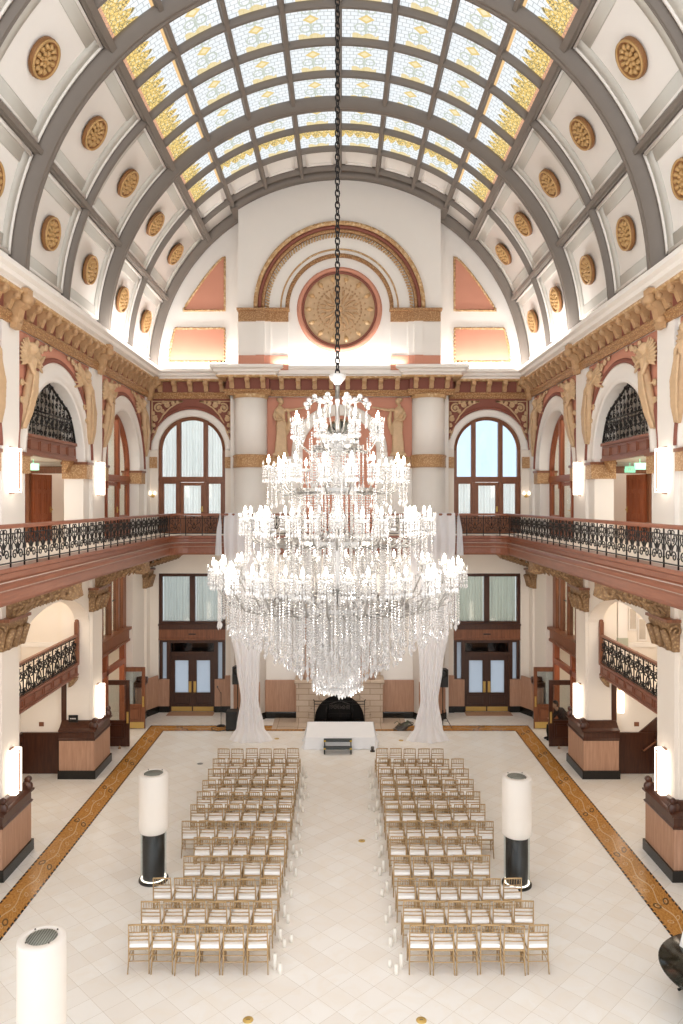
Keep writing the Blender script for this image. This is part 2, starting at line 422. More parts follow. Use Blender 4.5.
def thing(name, label, cat, loc=(0, 0, 0), rz=0, group=None, kind=None):
    o = bpy.data.objects.new(name, None); C.objects.link(o); o.location = loc; o.rotation_euler = (0, 0, rz); o.empty_display_size = .1
    return tag(o, label, cat, group, kind)
def struct(name, mb, mat, label=None, parent=None, **kw):
    o = mb.build(name, mat, parent, **kw)
    if not parent: o['kind'] = 'structure'
    if label: o['label'] = label
    return o
def copy_tree(o, parent=None):
    c = o.copy(); C.objects.link(c); c.parent = parent
    for ch in o.children: copy_tree(ch, c)
    return c
ORD = ['first', 'second', 'third', 'fourth', 'fifth', 'sixth', 'seventh', 'eighth', 'ninth', 'tenth', 'eleventh', 'twelfth']
SIDE = {-1: 'left', 1: 'right'}
def vault(a, y, r): return (r*cos(a), y, ZC+r*sin(a))
def spiral(cx, cy, r, turns, a0, d=1, n=18, r1=.15):
    return [(cx+r*(1-(1-r1)*i/n)*cos(a0+d*2*pi*turns*i/n), cy+r*(1-(1-r1)*i/n)*sin(a0+d*2*pi*turns*i/n)) for i in range(n+1)]
# ================================================================== SETTING
fl = MB().box(-13, 13, -4, 31.2, -.2, 0); struct('floor', fl, 'marble_floor', 'cream marble floor tiles laid on the diagonal')
# mosaic border band
def band(name, pts_in, pts_out):
    me = MB(); n = len(pts_in); uv = []; L = 0
    for i in range(n):
        if i: L += (Vector(pts_out[i])-Vector(pts_out[i-1])).length
        me.v.append((*pts_in[i], .005)); uv.append((L, 1)); me.v.append((*pts_out[i], .005)); uv.append((L, 0))
    for i in range(n-1): me.f.append((2*i, 2*i+2, 2*i+3, 2*i+1)); me.sm.append(False)
    return struct(name, me, 'mosaic', 'brown mosaic border band with vine scrolls set in the marble floor', uv=uv, recalc=False)
I, O = 6.68, 7.34
seg = lambda a, b, n: [(a[0]+(b[0]-a[0])*i/n, a[1]+(b[1]-a[1])*i/n) for i in range(n+1)]
band('trim_1', [(-I, 0), (-I, 28.1), (I, 28.1), (I, 0)], [(-O, 0), (-O, 28.8), (O, 28.8), (O, 0)])

# ---- vault shell and its coffers
A45 = RAD(45.5); NCOL = 8
Y0V = 5.0
ce = MB().arc([(Y0V, RV+.02), (YB+.2, RV+.02), (YB+.2, RV+.3), (Y0V, RV+.3)], 0, A45, 16, vault)
struct('ceiling', ce, 'coffer_plaster', 'right flank of the plaster barrel vault')
ce = MB().arc([(Y0V, RV+.02), (YB+.2, RV+.02), (YB+.2, RV+.3), (Y0V, RV+.3)], pi-A45, pi, 16, vault)
struct('ceiling', ce, 'coffer_plaster', 'left flank of the plaster barrel vault')
STEP = 6.31/4
Y_SK = 24.05+2*STEP    # the stained glass stops here
ce = MB().arc([(Y_SK, RV+.02), (YB+.2, RV+.02), (YB+.2, RV+.3), (Y_SK, RV+.3)], A45, pi-A45, 24, vault)
struct('ceiling', ce, 'coffer_plaster', 'plaster end of the vault beyond the stained glass')
def rib(y, wd, dp, a0=0.0, a1=pi, n=72, mat='rib_paint'):
    h = wd/2
    pr = [(y-h, RV+.03), (y-h, RV-dp*.35), (y-h*.86, RV-dp*.42), (y-h*.8, RV-dp*.7), (y-h*.6, RV-dp*.75), (y-h*.5, RV-dp), (y-h*.15, RV-dp), (y-h*.1, RV-dp*.93),
          (y+h*.1, RV-dp*.93), (y+h*.15, RV-dp), (y+h*.5, RV-dp), (y+h*.6, RV-dp*.75), (y+h*.8, RV-dp*.7), (y+h*.86, RV-dp*.42), (y+h, RV-dp*.35), (y+h, RV+.03)]
    return struct('ceiling_rib', MB().arc(pr, a0, a1, n, vault), mat)
for y in PIER: rib(y, .48, .34)['label'] = 'broad moulded grey rib across the vault over a pair of piers'
rib(YB-.22, .5, .3)['label'] = 'grey rib where the vault meets the end wall'
for k in range(-3, 1):        # narrow ribs between coffers of a bay
    pass
MINOR = [PIER[0]-3.155, PIER[0]+3.155, PIER[1]+3.155, 27.22]
for y in MINOR:
    for a0, a1 in ((0, A45), (pi-A45, pi)):
        rib(y, .2, .18, a0, a1, 24)['label'] = 'narrow grey rib between two coffers'
# skylight cross bars
BARS = [24.05+i*STEP for i in range(-12, 3) if i % 4 != 0] + [24.05+3*STEP]
for y in BARS: rib(y, .17, .2, A45, pi-A45, 36)['label'] = 'thin grey cross bar of the skylight'
def lrib(a, y0, y1, wd, dp):
    h = wd/2/RV
    P = lambda da, r: (da, r)
    pr = [(-h, RV+.03), (-h, RV-dp*.4), (-h*.75, RV-dp*.5), (-h*.6, RV-dp), (h*.6, RV-dp), (h*.75, RV-dp*.5), (h, RV-dp*.4), (h, RV+.03)]
    m_ = MB(); vs = []
    for y in (y0, y1):
        for da, r in pr: vs.append(vault(a+da, y, r))
    k = len(pr); m_.add(vs, [(j, (j+1) % k, k+(j+1) % k, k+j) for j in range(k)]+[tuple(range(k))[::-1], tuple(range(k, 2*k))])
    return struct('ceiling_rib', m_, 'rib_paint')
A22 = RAD(23.0)
for a in (A22, pi-A22): lrib(a, Y0V, YB, .2, .2)['label'] = 'grey lengthwise rib between the two rows of coffers'
for a in (A45, pi-A45): lrib(a, Y0V, YB, .27, .24)['label'] = 'grey lengthwise rib along the edge of the skylight'
for a in (.03, pi-.03): lrib(a, Y0V, YB, .2, .16)['label'] = 'grey lengthwise rib at the foot of the vault'
dA = (pi-2*A45)/NCOL
for i in range(1, NCOL): lrib(A45+i*dA, Y0V, YB-1.0, .19, .22)['label'] = 'thin grey lengthwise bar of the skylight'
# stained glass: one window per cross row, a pane per column
def pane_mesh(a0, a1, y0, y1, r, flip):
    n = 4; q = MB(); uv = []
    for i in range(n+1):
        for j in (0, 1):
            q.v.append(vault(a0+(a1-a0)*i/n, (y0, y1)[j], r)); u = i/n
            uv.append((1-u if flip else u, 1-j))
    for i in range(n): q.f.append((2*i, 2*i+1, 2*i+3, 2*i+2)); q.sm.append(True)
    return q, uv
ROWS = [24.05+i*STEP for i in range(-12, 2)]
for ri, y in enumerate(ROWS):
    e = thing('window_%d' % (20+ri), 'row of stained glass panes across the crown of the vault', None, (0, y+STEP/2, ZC+RV), kind='structure')
    for i in range(NCOL):
        a0 = A45+i*dA+.012; a1 = A45+(i+1)*dA-.012
        side = i in (0, NCOL-1)
        q, uv = pane_mesh(a0, a1, y+.08, y+STEP-.08, RV-.02, i == NCOL-1)
        o = q.build('stained_pane', 'stained_side' if side else ('stained_border' if ri == len(ROWS)-1 else 'stained_white'), e, local=False, recalc=False, uv=uv)
        if side: o['label'] = 'amber and orange leaded pane with tulip border'
    # wired glass above keeps the daylight out of the shell
# white framed panels in the plain end of the vault
def frame_on_vault(q, a0, a1, y0, y1, wd, r0, r1):
    wa = wd/RV; n = 10
    def strip(b0, b1, c0, c1):
        q.arc([(c0, r0), (c1, r0), (c1, r1), (c0, r1)], b0, b1, n, vault)
    strip(a0, a1, y0, y0+wd); strip(a0, a1, y1-wd, y1); strip(a0, a0+wa, y0, y1); strip(a1-wa, a1, y0, y1)
for i in range(NCOL):
    q = MB(); frame_on_vault(q, A45+i*dA+.03, A45+(i+1)*dA-.03, Y_SK+.16, Y_SK+STEP-.16, .07, RV-.06, RV+.03)
    struct('trim_panel', q, 'white_plaster', 'white picture-frame moulding in the plain end of the vault')
# coffers
YC = [(MINOR[0], PIER[0]), (PIER[0], MINOR[1]), (MINOR[1], PIER[1]), (PIER[1], MINOR[2]), (MINOR[2], PIER[2]), (PIER[2], MINOR[3]), (MINOR[3], YB-.1)]
def rosette(a, y, label):
    p = Vector(vault(a, y, RV-.03)); e = thing('ceiling_rosette', label, 'rosette', p, group='gilded rosettes of the vault')
    nrm = Vector((-cos(a), 0, -sin(a)))      # towards the hall
    t1 = Vector((0, 1, 0)); t2 = nrm.cross(t1)
    fn = lambda x, yy, z: tuple(t1*x+t2*yy+nrm*z)
    d = MB().lathe([(.02, .05), (.33, .05), (.36, .1), (.42, .11), (.45, .06), (.45, 0), (.02, 0)], n=32).map(fn)
    d.build('disc', 'rosette_dark', e)
    f = MB()
    for ring, n_, rr, sz in ((0, 7, .13, .075), (1, 12, .275, .085)):
        for k in range(n_):
            t = 2*pi*(k+.5*ring)/n_; c, s_ = cos(t), sin(t)
            f.tube([((rr-sz)*c, (rr-sz)*s_, .07), (rr*c, rr*s_, .085), ((rr+sz)*c, (rr+sz)*s_, .06)], [.02, sz*.8, .02], 7)
    f.lathe([(.385, .09), (.43, .09), (.43, .13), (.385, .13), (.385, .09)], n=32, cap=False)
    f.ball((0, 0, .07), (.055, .055, .07), 10, 6)
    f.map(fn).build('petals', 'rosette_light', e)
COFN = {6: 'over the end bay, nearest the back wall', 5: 'over the end bay, second from the back wall', 4: 'third from the back wall', 3: 'fourth from the back wall', 2: 'fifth from the back wall', 1: 'sixth from the back wall', 0: 'seventh from the back wall'}
for s in (-1, 1):
    for row, (a0, a1) in enumerate(((.05, A22), (A22, A45))):
        for k, (y0, y1) in enumerate(YC):
            if k < 1: continue
            b0, b1 = a0+.02, a1-.02
            if s < 0: b0, b1 = pi-b1, pi-b0
            ya, yb = y0+(.27 if y0 in PIER else .13), y1-(.27 if y1 in PIER else (.16 if k < 6 else .3))
            q = MB(); frame_on_vault(q, b0, b1, ya, yb, .06, RV-.05, RV+.03)
            e = struct('trim_coffer', q, 'white_plaster', 'white fillet frame of a vault coffer')
            q = MB(); frame_on_vault(q, b0+.008, b1-.008, ya+.06, yb-.06, .3, RV-.012, RV+.03)
            struct('coffer_band', q, 'coffer_band', None, e)
            rosette((b0+b1)/2, (ya+yb)/2, 'round gilded rosette on the %s of the vault, %s row, %s' % (SIDE[s], ('lower', 'upper')[row], COFN[k].replace('over the end bay, ', '')))

# ---- back wall
def wall_arch(q, y0, y1, z0, z1, yc, r, zs, d0, d1, fn, zj=None, n=24, rz=None):
    "wall panel with an arched opening; fn(y, z, d). The jambs reach down to zj"
    zj = z0 if zj is None else zj
    pr = lambda poly: q.prism(poly, fn, d0, d1)
    pr([(y0, z0), (yc-r, z0), (yc-r, zs), (y0, zs)]); pr([(yc+r, z0), (y1, z0), (y1, zs), (yc+r, zs)])
    if zj > z0: pr([(yc-r, z0), (yc+r, z0), (yc+r, zj), (yc-r, zj)])
    A = [(yc-r*cos(pi*i/n), zs+(rz or r)*sin(pi*i/n)) for i in range(n+1)]
    T = [y0+(y1-y0)*i/n for i in range(n+1)]
    pr([(y0, zs), A[0], (y0, z1)][:2]+[(A[0][0], zs), (y0, zs)][:0]+[(y0, z1)]) if False else None
    T[0] = y0; T[-1] = y1
    for i in range(n):
        pr([A[i], A[i+1], (T[i+1], z1), (T[i], z1)])
    pr([(y0, zs), A[0], (y0, z1)]); pr([(y1, zs), (y1, z1), A[-1]])
XW = 6.13      # centre of the end-wall windows
for s in (-1, 1):
    back = lambda y, z, d, s=s: (s*y, YB+d, z)
    q = MB(); wall_arch(q, 4.2, W+.4, FZ-.2, 14.0, XW, 1.39, 10.85, 0, .45, back)
    struct('wall_back', q, 'cream_plaster', 'cream end wall around the arched gallery window')
    q = MB()
    q.prism([(4.2, 0), (4.72, 0), (4.72, FZ), (4.2, FZ)], back, 0, .45); q.prism([(7.5, 0), (XO+.3, 0), (XO+.3, FZ), (7.5, FZ)], back, 0, .45)
    q.prism([(4.72, 5.74), (7.5, 5.74), (7.5, FZ), (4.72, FZ)], back, 0, .45)
    struct('wall_back', q, 'cream_plaster', 'cream end wall around the entrance doors')
    q = MB().prism([(W+.35, FZ), (XO+.3, FZ), (XO+.3, 13), (W+.35, 13)], back, 0, .45); struct('wall_back', q, 'cream_plaster')
# centre of the end wall: ground floor and gallery floor
YM = 29.95
q = MB().box(-4.45, 4.45, YM+.25, YB+.4, 0, 13.9).box(-3.05, 3.05, YM-.1, YM+.3, 0, FZ-.3)
struct('wall_back', q, 'white_plaster', 'white middle of the end wall behind the chandelier')
# lunette
pts = [((RV+.15)*cos(pi*i/48), ZC-.2+(RV+.3)*sin(pi*i/48)) for i in range(49)]
q = MB().prism(pts, lambda a, b, d: (a, YB+d, b), 0, .3); struct('wall_back', q, 'white_plaster', 'white lunette wall under the end of the vault')
YL = 29.45
XL = 4.03; top = [(XL-2*XL*i/20, ZC+sqrt((RV-.02)**2-(XL-2*XL*i/20)**2)) for i in range(21)]
q = MB().prism([(-XL, 13.8), (XL, 13.8)]+top, lambda a, b, d: (a, YL+d, b), 0, 1.25); struct('wall_back', q, 'white_plaster', 'projecting white centre of the lunette')
# end rib over the projecting centre
aC = math.acos(XL/RV)
q = MB(); q.arc([(YL-.3, RV+.02), (YL-.3, RV-.2), (YL-.2, RV-.3), (YL-.02, RV-.3), (YL+.02, RV-.2), (YL+.02, RV+.02)], aC-.03, pi-aC+.03, 30, vault)
struct('ceiling_rib', q, 'rib_paint', 'grey rib over the projecting centre of the lunette')
for s in (-1, 1):
    q = MB().prism([(XL-.02, 20.35), (XL+.28, 20.25), (XL+.28, 20.75), (XL-.02, 20.9)], lambda a, b, d, s=s: (s*a, YL+d, b), -.25, 1.0)
    struct('trim_return', q, 'rib_paint', 'stepped grey return of the end rib')

# terracotta panels with gilt edges
def panel(poly, y, label):
    q = MB().prism(poly, lambda a, b, d: (a, y+d, b), -.03, .02)
    e = struct('terracotta_panel', q, 'terracotta', label)
    e['kind'] = 'thing'; e['category'] = 'wall panel'; 
    pp = [(a, y-.035, b) for a, b in poly]
    g = MB().tube(pp, .05, 6, closed=True)
    for i in range(len(pp)):
        a, b = Vector(pp[i]), Vector(pp[(i+1) % len(pp)]); n = int((b-a).length/.14)
        for k in range(n): g.ball(a.lerp(b, (k+.5)/max(1, n))-Vector((0, .03, 0)), .05, 6, 4)
    g.build('gilt_border', 'gilt_light', e)
Rh = RV-.78
def arcpt(x): return ZC-.1+sqrt(max(0, (Rh)**2-x*x))
for s in (-1, 1):
    xs = [4.75+(6.5-4.75)*i/8 for i in range(9)]
    cur = [(s*(4.75+1.73*i/10), 18.85-(18.85-16.62)*(i/10)**1.25) for i in range(11)]
    panel([(s*4.75, 16.62)]+cur[:-1]+[(s*6.48, 16.62)], YB, '%s three-cornered terracotta panel with gilt edge on the end wall' % ('left', 'right')[s > 0])
    panel([(s*4.75, 14.5), (s*4.75, 15.88), (s*6.80, 15.88), (s*6.98, 15.2), (s*7.06, 14.5)], YB, '%s low four-sided terracotta panel just above the end-wall cornice' % ('left', 'right')[s > 0])

# great arch of the lunette
AC = (0, 16.42)
fa = lambda a, yy, r: (AC[0]+r*cos(a), yy, AC[1]+r*sin(a))
e = thing('lunette_arch', 'gilded and brown moulded arch around the medallion on the end wall', 'arch moulding', (0, YL, AC[1]))
MB().arc([(YL-.05, 3.42), (YL-.22, 3.4), (YL-.22, 3.26), (YL-.05, 3.24)], 0, pi, 60, fa).build('outer_band', 'gilt_light', e, local=False)
MB().arc([(YL-.02, 3.24), (YL-.16, 3.24), (YL-.18, 3.14), (YL-.10, 3.1), (YL-.02, 3.1)], 0, pi, 60, fa).build('brown_band', 'rust', e, local=False)
MB().arc([(YL-.02, 3.1), (YL-.12, 3.1), (YL-.16, 3.04), (YL-.12, 2.98), (YL-.02, 2.97)], 0, pi, 60, fa).build('inner_band', 'gilt', e, local=False)
q = MB()
for i in range(84):
    t = pi*(i+.5)/84; q.ball(fa(t, YL-.2, 3.34), .065, 6, 4)
for i in range(76):
    t = pi*(i+.5)/76; c0 = fa(t-.012, YL-.06, 2.94); c1 = fa(t+.012, YL-.06, 2.8); q.tube([c0, c1], .04, 5)
q.build('beading', 'gilt_light', e, local=False)
q = MB().arc([(YL, 2.36), (YL-.05, 2.36), (YL-.05, 2.30), (YL, 2.3)], 0, pi, 48, fa); q.build('thin_band', 'gilt_light', e, local=False)
q = MB().arc([(YL, 2.15), (YL-.09, 2.15), (YL-.11, 2.08), (YL-.09, 2.0), (YL, 2.0)], 0, pi, 48, fa)
for i in range(60): q.ball(fa(pi*(i+.5)/60, YL-.1, 2.075), .05, 6, 4)
q.build('beaded_band', 'gilt', e, local=False)
# medallion
e = thing('medallion', 'large round gilded relief medallion above the chandelier on the end wall', 'medallion', (0, YL, 16.35))
fm = lambda x, y, z: (x, -z, y)
MB().lathe([(1.5, .08), (1.5, .12), (1.56, .17), (1.62, .17), (1.68, .08), (1.7, .0)], n=56, cap=False).map(fm).build('rim', 'terracotta', e)
MB().lathe([(1.40, .08), (1.42, .14), (1.48, .14), (1.5, .08)], n=56, cap=False).map(fm).build('inner_rim', 'rust', e)
MB().lathe([(.02, .06), (.4, .1), (1.0, .06), (1.1, .1), (1.42, .08), (1.46, 0), (.02, 0)], n=56).map(fm).build('disc', 'gilt_plain', e)
for i in range(14):
    t = 2*pi*i/14; c, s_ = cos(t), sin(t)
    MB().tube([(1.1*c, 1.1*s_, .1), (1.2*c, 1.2*s_, .12), (1.34*c, 1.34*s_, .1)], [.05, .1, .05], 8).map(fm).build('petal', 'gilt_light', e)
q = MB()
for i in range(40):
    t = 2*pi*i/40; q.ball((.86*cos(t), .86*sin(t), .09), (.045, .045, .05), 6, 4)
for i in range(12):
    t = 2*pi*i/12
    q.tube([(.22*cos(t), .22*sin(t), .12), (.45*cos(t+.12), .45*sin(t+.12), .13), (.72*cos(t), .72*sin(t), .1)], [.03, .06, .02], 6)
    q.tube([(.55*cos(t+.26), .55*sin(t+.26), .1), (.68*cos(t+.3), .68*sin(t+.3), .11), (.78*cos(t+.26), .78*sin(t+.26), .1)], [.03, .06, .02], 6)
for i in range(24):
    t = 2*pi*i/24; q.ball((.36*cos(t), .36*sin(t), .11), (.03, .03, .04), 6, 4)
for i in range(28):
    t = 2*pi*i/28; q.ball((1.03*cos(t), 1.03*sin(t), .08), (.03, .05, .04), 6, 4)
q.ball((0, 0, .1), (.14, .14, .1))
q.map(fm).build('relief_pattern', 'gilt_bracket', e)
# lunette pilasters with gilded capital bands
for s in (-1, 1):
    e = thing('lunette_pilaster', '%s white pilaster block with gilt capital carrying the lunette arch' % SIDE[s], 'pilaster', (s*3.0, YL, 13.85))
    for nm, mt, z0, z1, ou in (('foot_block', 'terracotta', 13.95, 14.5, .14), ('shaft', 'white_plaster', 14.5, 15.85, .08), ('capital', 'gilt', 15.85, 16.3, .16)):
        q = MB()
        for x0, x1, dy in ((2.03, 2.72, 0), (2.72, 2.95, .08), (2.95, 3.3, .16), (3.3, 4.0, .06)):
            a, b = sorted((s*x0, s*x1)); q.box(a, b, YL-ou-dy, YL+.02, z0, z1)
        if nm == 'capital':
            a, b = sorted((s*1.98, s*4.05)); q.box(a, b, YL-.38, YL, 16.26, 16.34)
        q.build(nm, mt, e, local=False)

# ---- end-wall cornice (white ledge, modillion zone, gilt band)
CORN_B = [(-W+.02, YB-.02), (-4.5, YB-.02), (-4.5, YM-.30), (-2.85, YM-.30), (-2.85, YM+.02), (2.85, YM+.02), (2.85, YM-.30), (4.5, YM-.30), (4.5, YB-.02), (W-.02, YB-.02)]
LEDGE = [(0, 14.12), (.62, 14.12), (.62, 14.0), (.5, 13.95), (.46, 13.86), (.34, 13.82), (.34, 13.74), (0, 13.74)]
GILT1 = [(0, 13.74), (.38, 13.74), (.40, 13.70), (.36, 13.66), (0, 13.66)]
FRZ = [(0, 13.66), (.03, 13.66), (.03, 13.2), (0, 13.2)]
GILT2 = [(0, 13.22), (.12, 13.22), (.14, 13.16), (.09, 13.1), (.1, 13.04), (.05, 12.97), (0, 12.97)]
CORN_S = {s: [(s*(W+.02), 8), (s*(W+.02), 30.63)] for s in (-1, 1)}
def modillion(q, h=.42, out=.34, wd=.17):
    "scroll bracket hanging under the ledge, local x across, y out, z up"
    pr = [(0, 0), (0, h), (out, h), (out, h*.72), (out*.85, h*.55), (out*.55, h*.5), (out*.4, h*.2), (out*.3, 0)]
    q.prism(pr, lambda a, b, d: (d, a, b), -wd/2, wd/2)
    q.lathe([(.02, -wd/2-.012), (h*.13, -wd/2-.012), (h*.13, wd/2+.012), (.02, wd/2+.012)], (0, out*.86, h*.74), 10, 'x')
    q.lathe([(.02, -wd/2-.012), (h*.1, -wd/2-.012), (h*.1, wd/2+.012), (.02, wd/2+.012)], (0, out*.22, h*.22), 10, 'x')
mod_proto = MB(); modillion(mod_proto)
def cornice(name, path, side, label, spots):
    e = thing(name, label, None, (path[0][0], path[0][1], 13), kind='structure')
    for nm, pr, mt in (('ledge', LEDGE, 'white_plaster'), ('gilt_lip', GILT1, 'gilt_light'), ('frieze', FRZ, 'rust'), ('gilt_band', GILT2, 'gilt')):
        MB().sweep(pr, path, True, side).build(nm, mt, e, local=False)
    me = None
    for (x, y, ang) in spots:
        if me is None:
            o = mod_proto.build('bracket', 'gilt_bracket', e); me = o.data
        else:
            o = bpy.data.objects.new('bracket', me); C.objects.link(o); o.parent = e
        o.location = (x-e.location.x, y-e.location.y, 13.25-e.location.z); o.rotation_euler = (0, 0, ang)
sp = []
for s in (-1, 1):
    for x in (4.85, 5.5, 6.15, 6.8, 7.4): sp.append((s*x, YB-.05, pi))
    for x in (3.05, 3.67, 4.3): sp.append((s*x, YM-.33, pi))
    for x in (.33, 1.0, 1.66, 2.33): sp.append((s*x, YM-.01, pi))
cornice('cornice_back', CORN_B, -1, 'white ledge over gilded brackets along the end wall', sp)
for s in (-1, 1):
    sp = [(s*(W-.01), PIER[0]+.631*(i+.5), s*pi/2) for i in range(0, 30) if i % 10 not in (9,) or True]
    cornice('cornice_%s' % SIDE[s], CORN_S[s], -s*-1, 'white ledge over gilded scroll brackets along the %s wall' % SIDE[s], sp)
    for py in PIER+[30.2]:
        q = MB(); modillion(q, .95, .42, .3); q.map(lambda x, y, z: (x, y, z))
        o = struct('trim_bracket', q, 'gilt_bracket', 'large gilded bracket in the cornice above a pier'); o.location = (s*(W-.05), py, 12.85); o.rotation_euler = (0, 0, s*pi/2)

# ---- side walls
RA = 2.12; ZA = 9.93
for s in (-1, 1):
    fnS = lambda y, z, d, s=s: (s*(W+.1+d), y, z)
    for bi, (y0, y1) in enumerate(((11.43, 17.74), (17.74, 24.05), (24.05, 30.70))):
        yc = (y0+y1)/2 if bi < 2 else 27.2
        q = MB(); wall_arch(q, y0, y1, FZ-.2, 14.0, yc, RA, ZA, 0, .6, fnS)
        struct('wall_%s' % SIDE[s], q, 'white_plaster', '%s side wall around a tall gallery arch' % SIDE[s])
        # ground floor
        q = MB()
        if bi < 2:
            wall_arch(q, y0, y1, 0, FZ-.2, yc, 2.66, 4.75, 0, .45, fnS, rz=1.12)
        else:
            q.prism([(y0, 0), (24.62, 0), (24.62, FZ-.2), (y0, FZ-.2)], fnS, 0, .45)
            q.prism([(28.45, 0), (y1, 0), (y1, FZ-.2), (28.45, FZ-.2)], fnS, 0, .45)
            q.prism([(24.62, 6.6), (28.45, 6.6), (28.45, FZ-.2), (24.62, FZ-.2)], fnS, 0, .45)
        struct('wall_%s' % SIDE[s], q, 'cream_plaster', '%s ground floor wall under the gallery' % SIDE[s])
        # white archivolt and rust edge
        fc = lambda a, d, r, s=s, yc=yc: (s*(W+.1+d), yc+r*cos(a), ZA+r*sin(a))
        ex = .0
        MBa = MB().arc([(0.02, RA), (-.05, RA), (-.05, RA+.12), (-.035, RA+.14), (-.035, RA+.46), (-.06, RA+.48), (-.06, RA+.54), (.02, RA+.54)], 0, pi, 48, fc)
        struct('trim_archivolt', MBa, 'white_plaster', 'broad white band around a gallery arch')
        MBa = MB().arc([(0.02, RA+.54), (-.10, RA+.54), (-.12, RA+.6), (-.07, RA+.66), (.02, RA+.66)], RAD(2), RAD(178), 48, fc)
        struct('trim_archivolt', MBa, 'rust', 'thin rust-brown edge around a gallery arch')
        # terracotta spandrel fields
        for t in (-1, 1):
            lim = 2.55 if bi < 2 else (2.55 if t < 0 else 3.1)
            poly = [(yc+t*lim, 10.0)]+[(yc+t*min(lim, (RA+.6)*cos(RAD(x))), ZA+(RA+.6)*sin(RAD(x))) for x in range(24, 91, 6)]+[(yc, 12.98), (yc+t*lim, 12.98)]
            poly[0] = (yc+t*lim, ZA+(RA+.6)*sin(RAD(20)))
            qs = MB().prism(poly, lambda a, b, d, s=s: (s*(W+.1+d), a, b), -.02, .02)
            struct('trim_spandrel', qs, 'terracotta', 'terracotta field beside a gallery arch')
        # imposts
        for t in (-1, 1):
            a, b = (yc+t*RA, yc+t*(RA+.5)); a, b = min(a, b), max(a, b)
            q = MB(); q.box(min(s*(W-.02), s*(W+.75)), max(s*(W-.02), s*(W+.75)), a-(.05 if t > 0 else 0), b+(.05 if t < 0 else 0), 9.42, 9.86)
            o = struct('trim_impost', q, 'gilt_fine', 'gilded impost block at the springing of a gallery arch')
            q = MB().box(min(s*(W-.06), s*(W+.78)), max(s*(W-.06), s*(W+.78)), a-(.08 if t > 0 else -.0), b+(.08 if t < 0 else -.0), 9.86, 9.94)
            struct('impost_cap', q, 'mahogany', None, o)
    for k, y in enumerate(PIER+[30.42]):
        q = MB(); hw = .47 if k < 3 else .3
        x0, x1 = sorted((s*W, s*(W+.75))); q.box(x0, x1, y-hw, y+hw, 6.6, 13.0)
        struct('column_pier', q, 'white_plaster', 'white upper pier rising to the cornice')
        x1 = s*(W+1.0); x0, x1 = sorted((s*W, x1)); q = MB().box(x0, x1, y-hw, y+hw, 0, 6.7); struct('column_pier', q, 'cream_plaster', 'cream ground floor pier under the gallery')
    # aisle floors, ceilings and outer wall
    a, b = sorted((s*(W+.1), s*(XO+.5)))
    q = MB().box(a, b, 8, YB+.3, 12.6, 12.8); struct('ceiling_aisle', q, 'cream_plaster', 'ceiling over the %s gallery' % SIDE[s])
    a, b = sorted((s*6.22, s*(XO+.5)))
    q = MB().box(a, b, 8, YB+.3, 6.78, FZ); struct('slab_gallery', q, 'cream_plaster', 'floor slab of the %s gallery' % SIDE[s])
    a, b = sorted((s*8.44, s*(XO+.3))); q = MB().box(a, b, 17.8, 24.0, 3.22, 3.5); struct('slab_mezzanine', q, 'cream_plaster', 'landing slab in the %s aisle' % SIDE[s])
    q = MB().box(a, b, 24.0, YB, 3.3, 3.6); struct('slab_mezzanine', q, 'cream_plaster', 'upper floor behind the %s shop front' % SIDE[s])
    a, b = sorted((s*XO, s*(XO+.3))); q = MB().box(a, b, 8, YB+.3, 0, 12.8); struct('wall_%s_outer' % SIDE[s], q, 'cream_plaster', 'cream outer wall of the %s aisle' % SIDE[s])
    # cross wall behind the pier: door on the gallery, plain below
    a, b = sorted((s*8.3, s*XO)); D0, D1 = 8.72, 9.98
    q = MB(); fx = lambda x, z, d, s=s: (s*x, 23.75+d, z)
    for poly in ([(8.2, FZ), (D0, FZ), (D0, 12.7), (8.2, 12.7)], [(D1, FZ), (XO, FZ), (XO, 12.7), (D1, 12.7)], [(D0, 9.72), (D1, 9.72), (D1, 12.7), (D0, 12.7)]):
        q.prism(poly, fx, 0, .2)
    struct('wall_cross', q, 'cream_plaster', 'cream cross wall with a doorway on the %s gallery' % SIDE[s])
    q = MB().prism([(8.2, 0), (XO, 0), (XO, 3.3), (8.2, 3.3)], fx, 0, .2); struct('wall_cross', q, 'cream_plaster', 'cream cross wall under the %s landing' % SIDE[s])
    q = MB().prism([(8.2, 3.3), (XO, 3.3), (XO, 6.8), (8.2, 6.8)], fx, 0, .2); struct('wall_cross', q, 'cream_plaster', 'cream cross wall at the end of the %s landing' % SIDE[s])
    q = MB().prism([(8.9, 4.05), (XO, 4.05), (XO, 4.2), (8.9, 4.2)], fx, -.04, .02); struct('trim_skirting', q, 'white_plaster', 'moulded skirting on the %s landing' % SIDE[s])
q = MB().box(-6.3, 6.3, 27.32, YB+.2, 6.78, FZ); struct('slab_gallery', q, 'cream_plaster', 'floor slab of the gallery along the end wall')
# ================================================================== GALLERY EDGE AND RAILINGS
cr = [(-6.2+.62*(1-cos(t)), 26.68+.62*sin(t)) for t in [pi/2*i/5 for i in range(6)]]
EDGE = [(-6.2, 8)]+cr+[(-x, y) for x, y in cr[::-1]]+[(6.2, 8)]
FAS = [(-.3, 7.46), (.06, 7.46), (.06, 7.38), (0, 7.35), (0, 7.24), (.05, 7.22), (.05, 7.19), (.11, 7.14), (.13, 7.08), (.07, 7.05), (.05, 7.0), (.05, 6.82), (.02, 6.76), (-.3, 6.76)]
q = MB().sweep(FAS, EDGE, True, -1)
o = struct('trim_fascia', q, 'fascia_wood', 'moulded red-brown wooden fascia along the gallery edge')
for z0, z1, of in ((7.19, 7.215, .062), (7.05, 7.075, .10)):
    struct('fillet_strip', MB().sweep([(0, z0), (of, z0), (of, z1), (0, z1)], EDGE, True, -1), 'fillet_paint', None, o)
ZR = 8.27; PW = .61
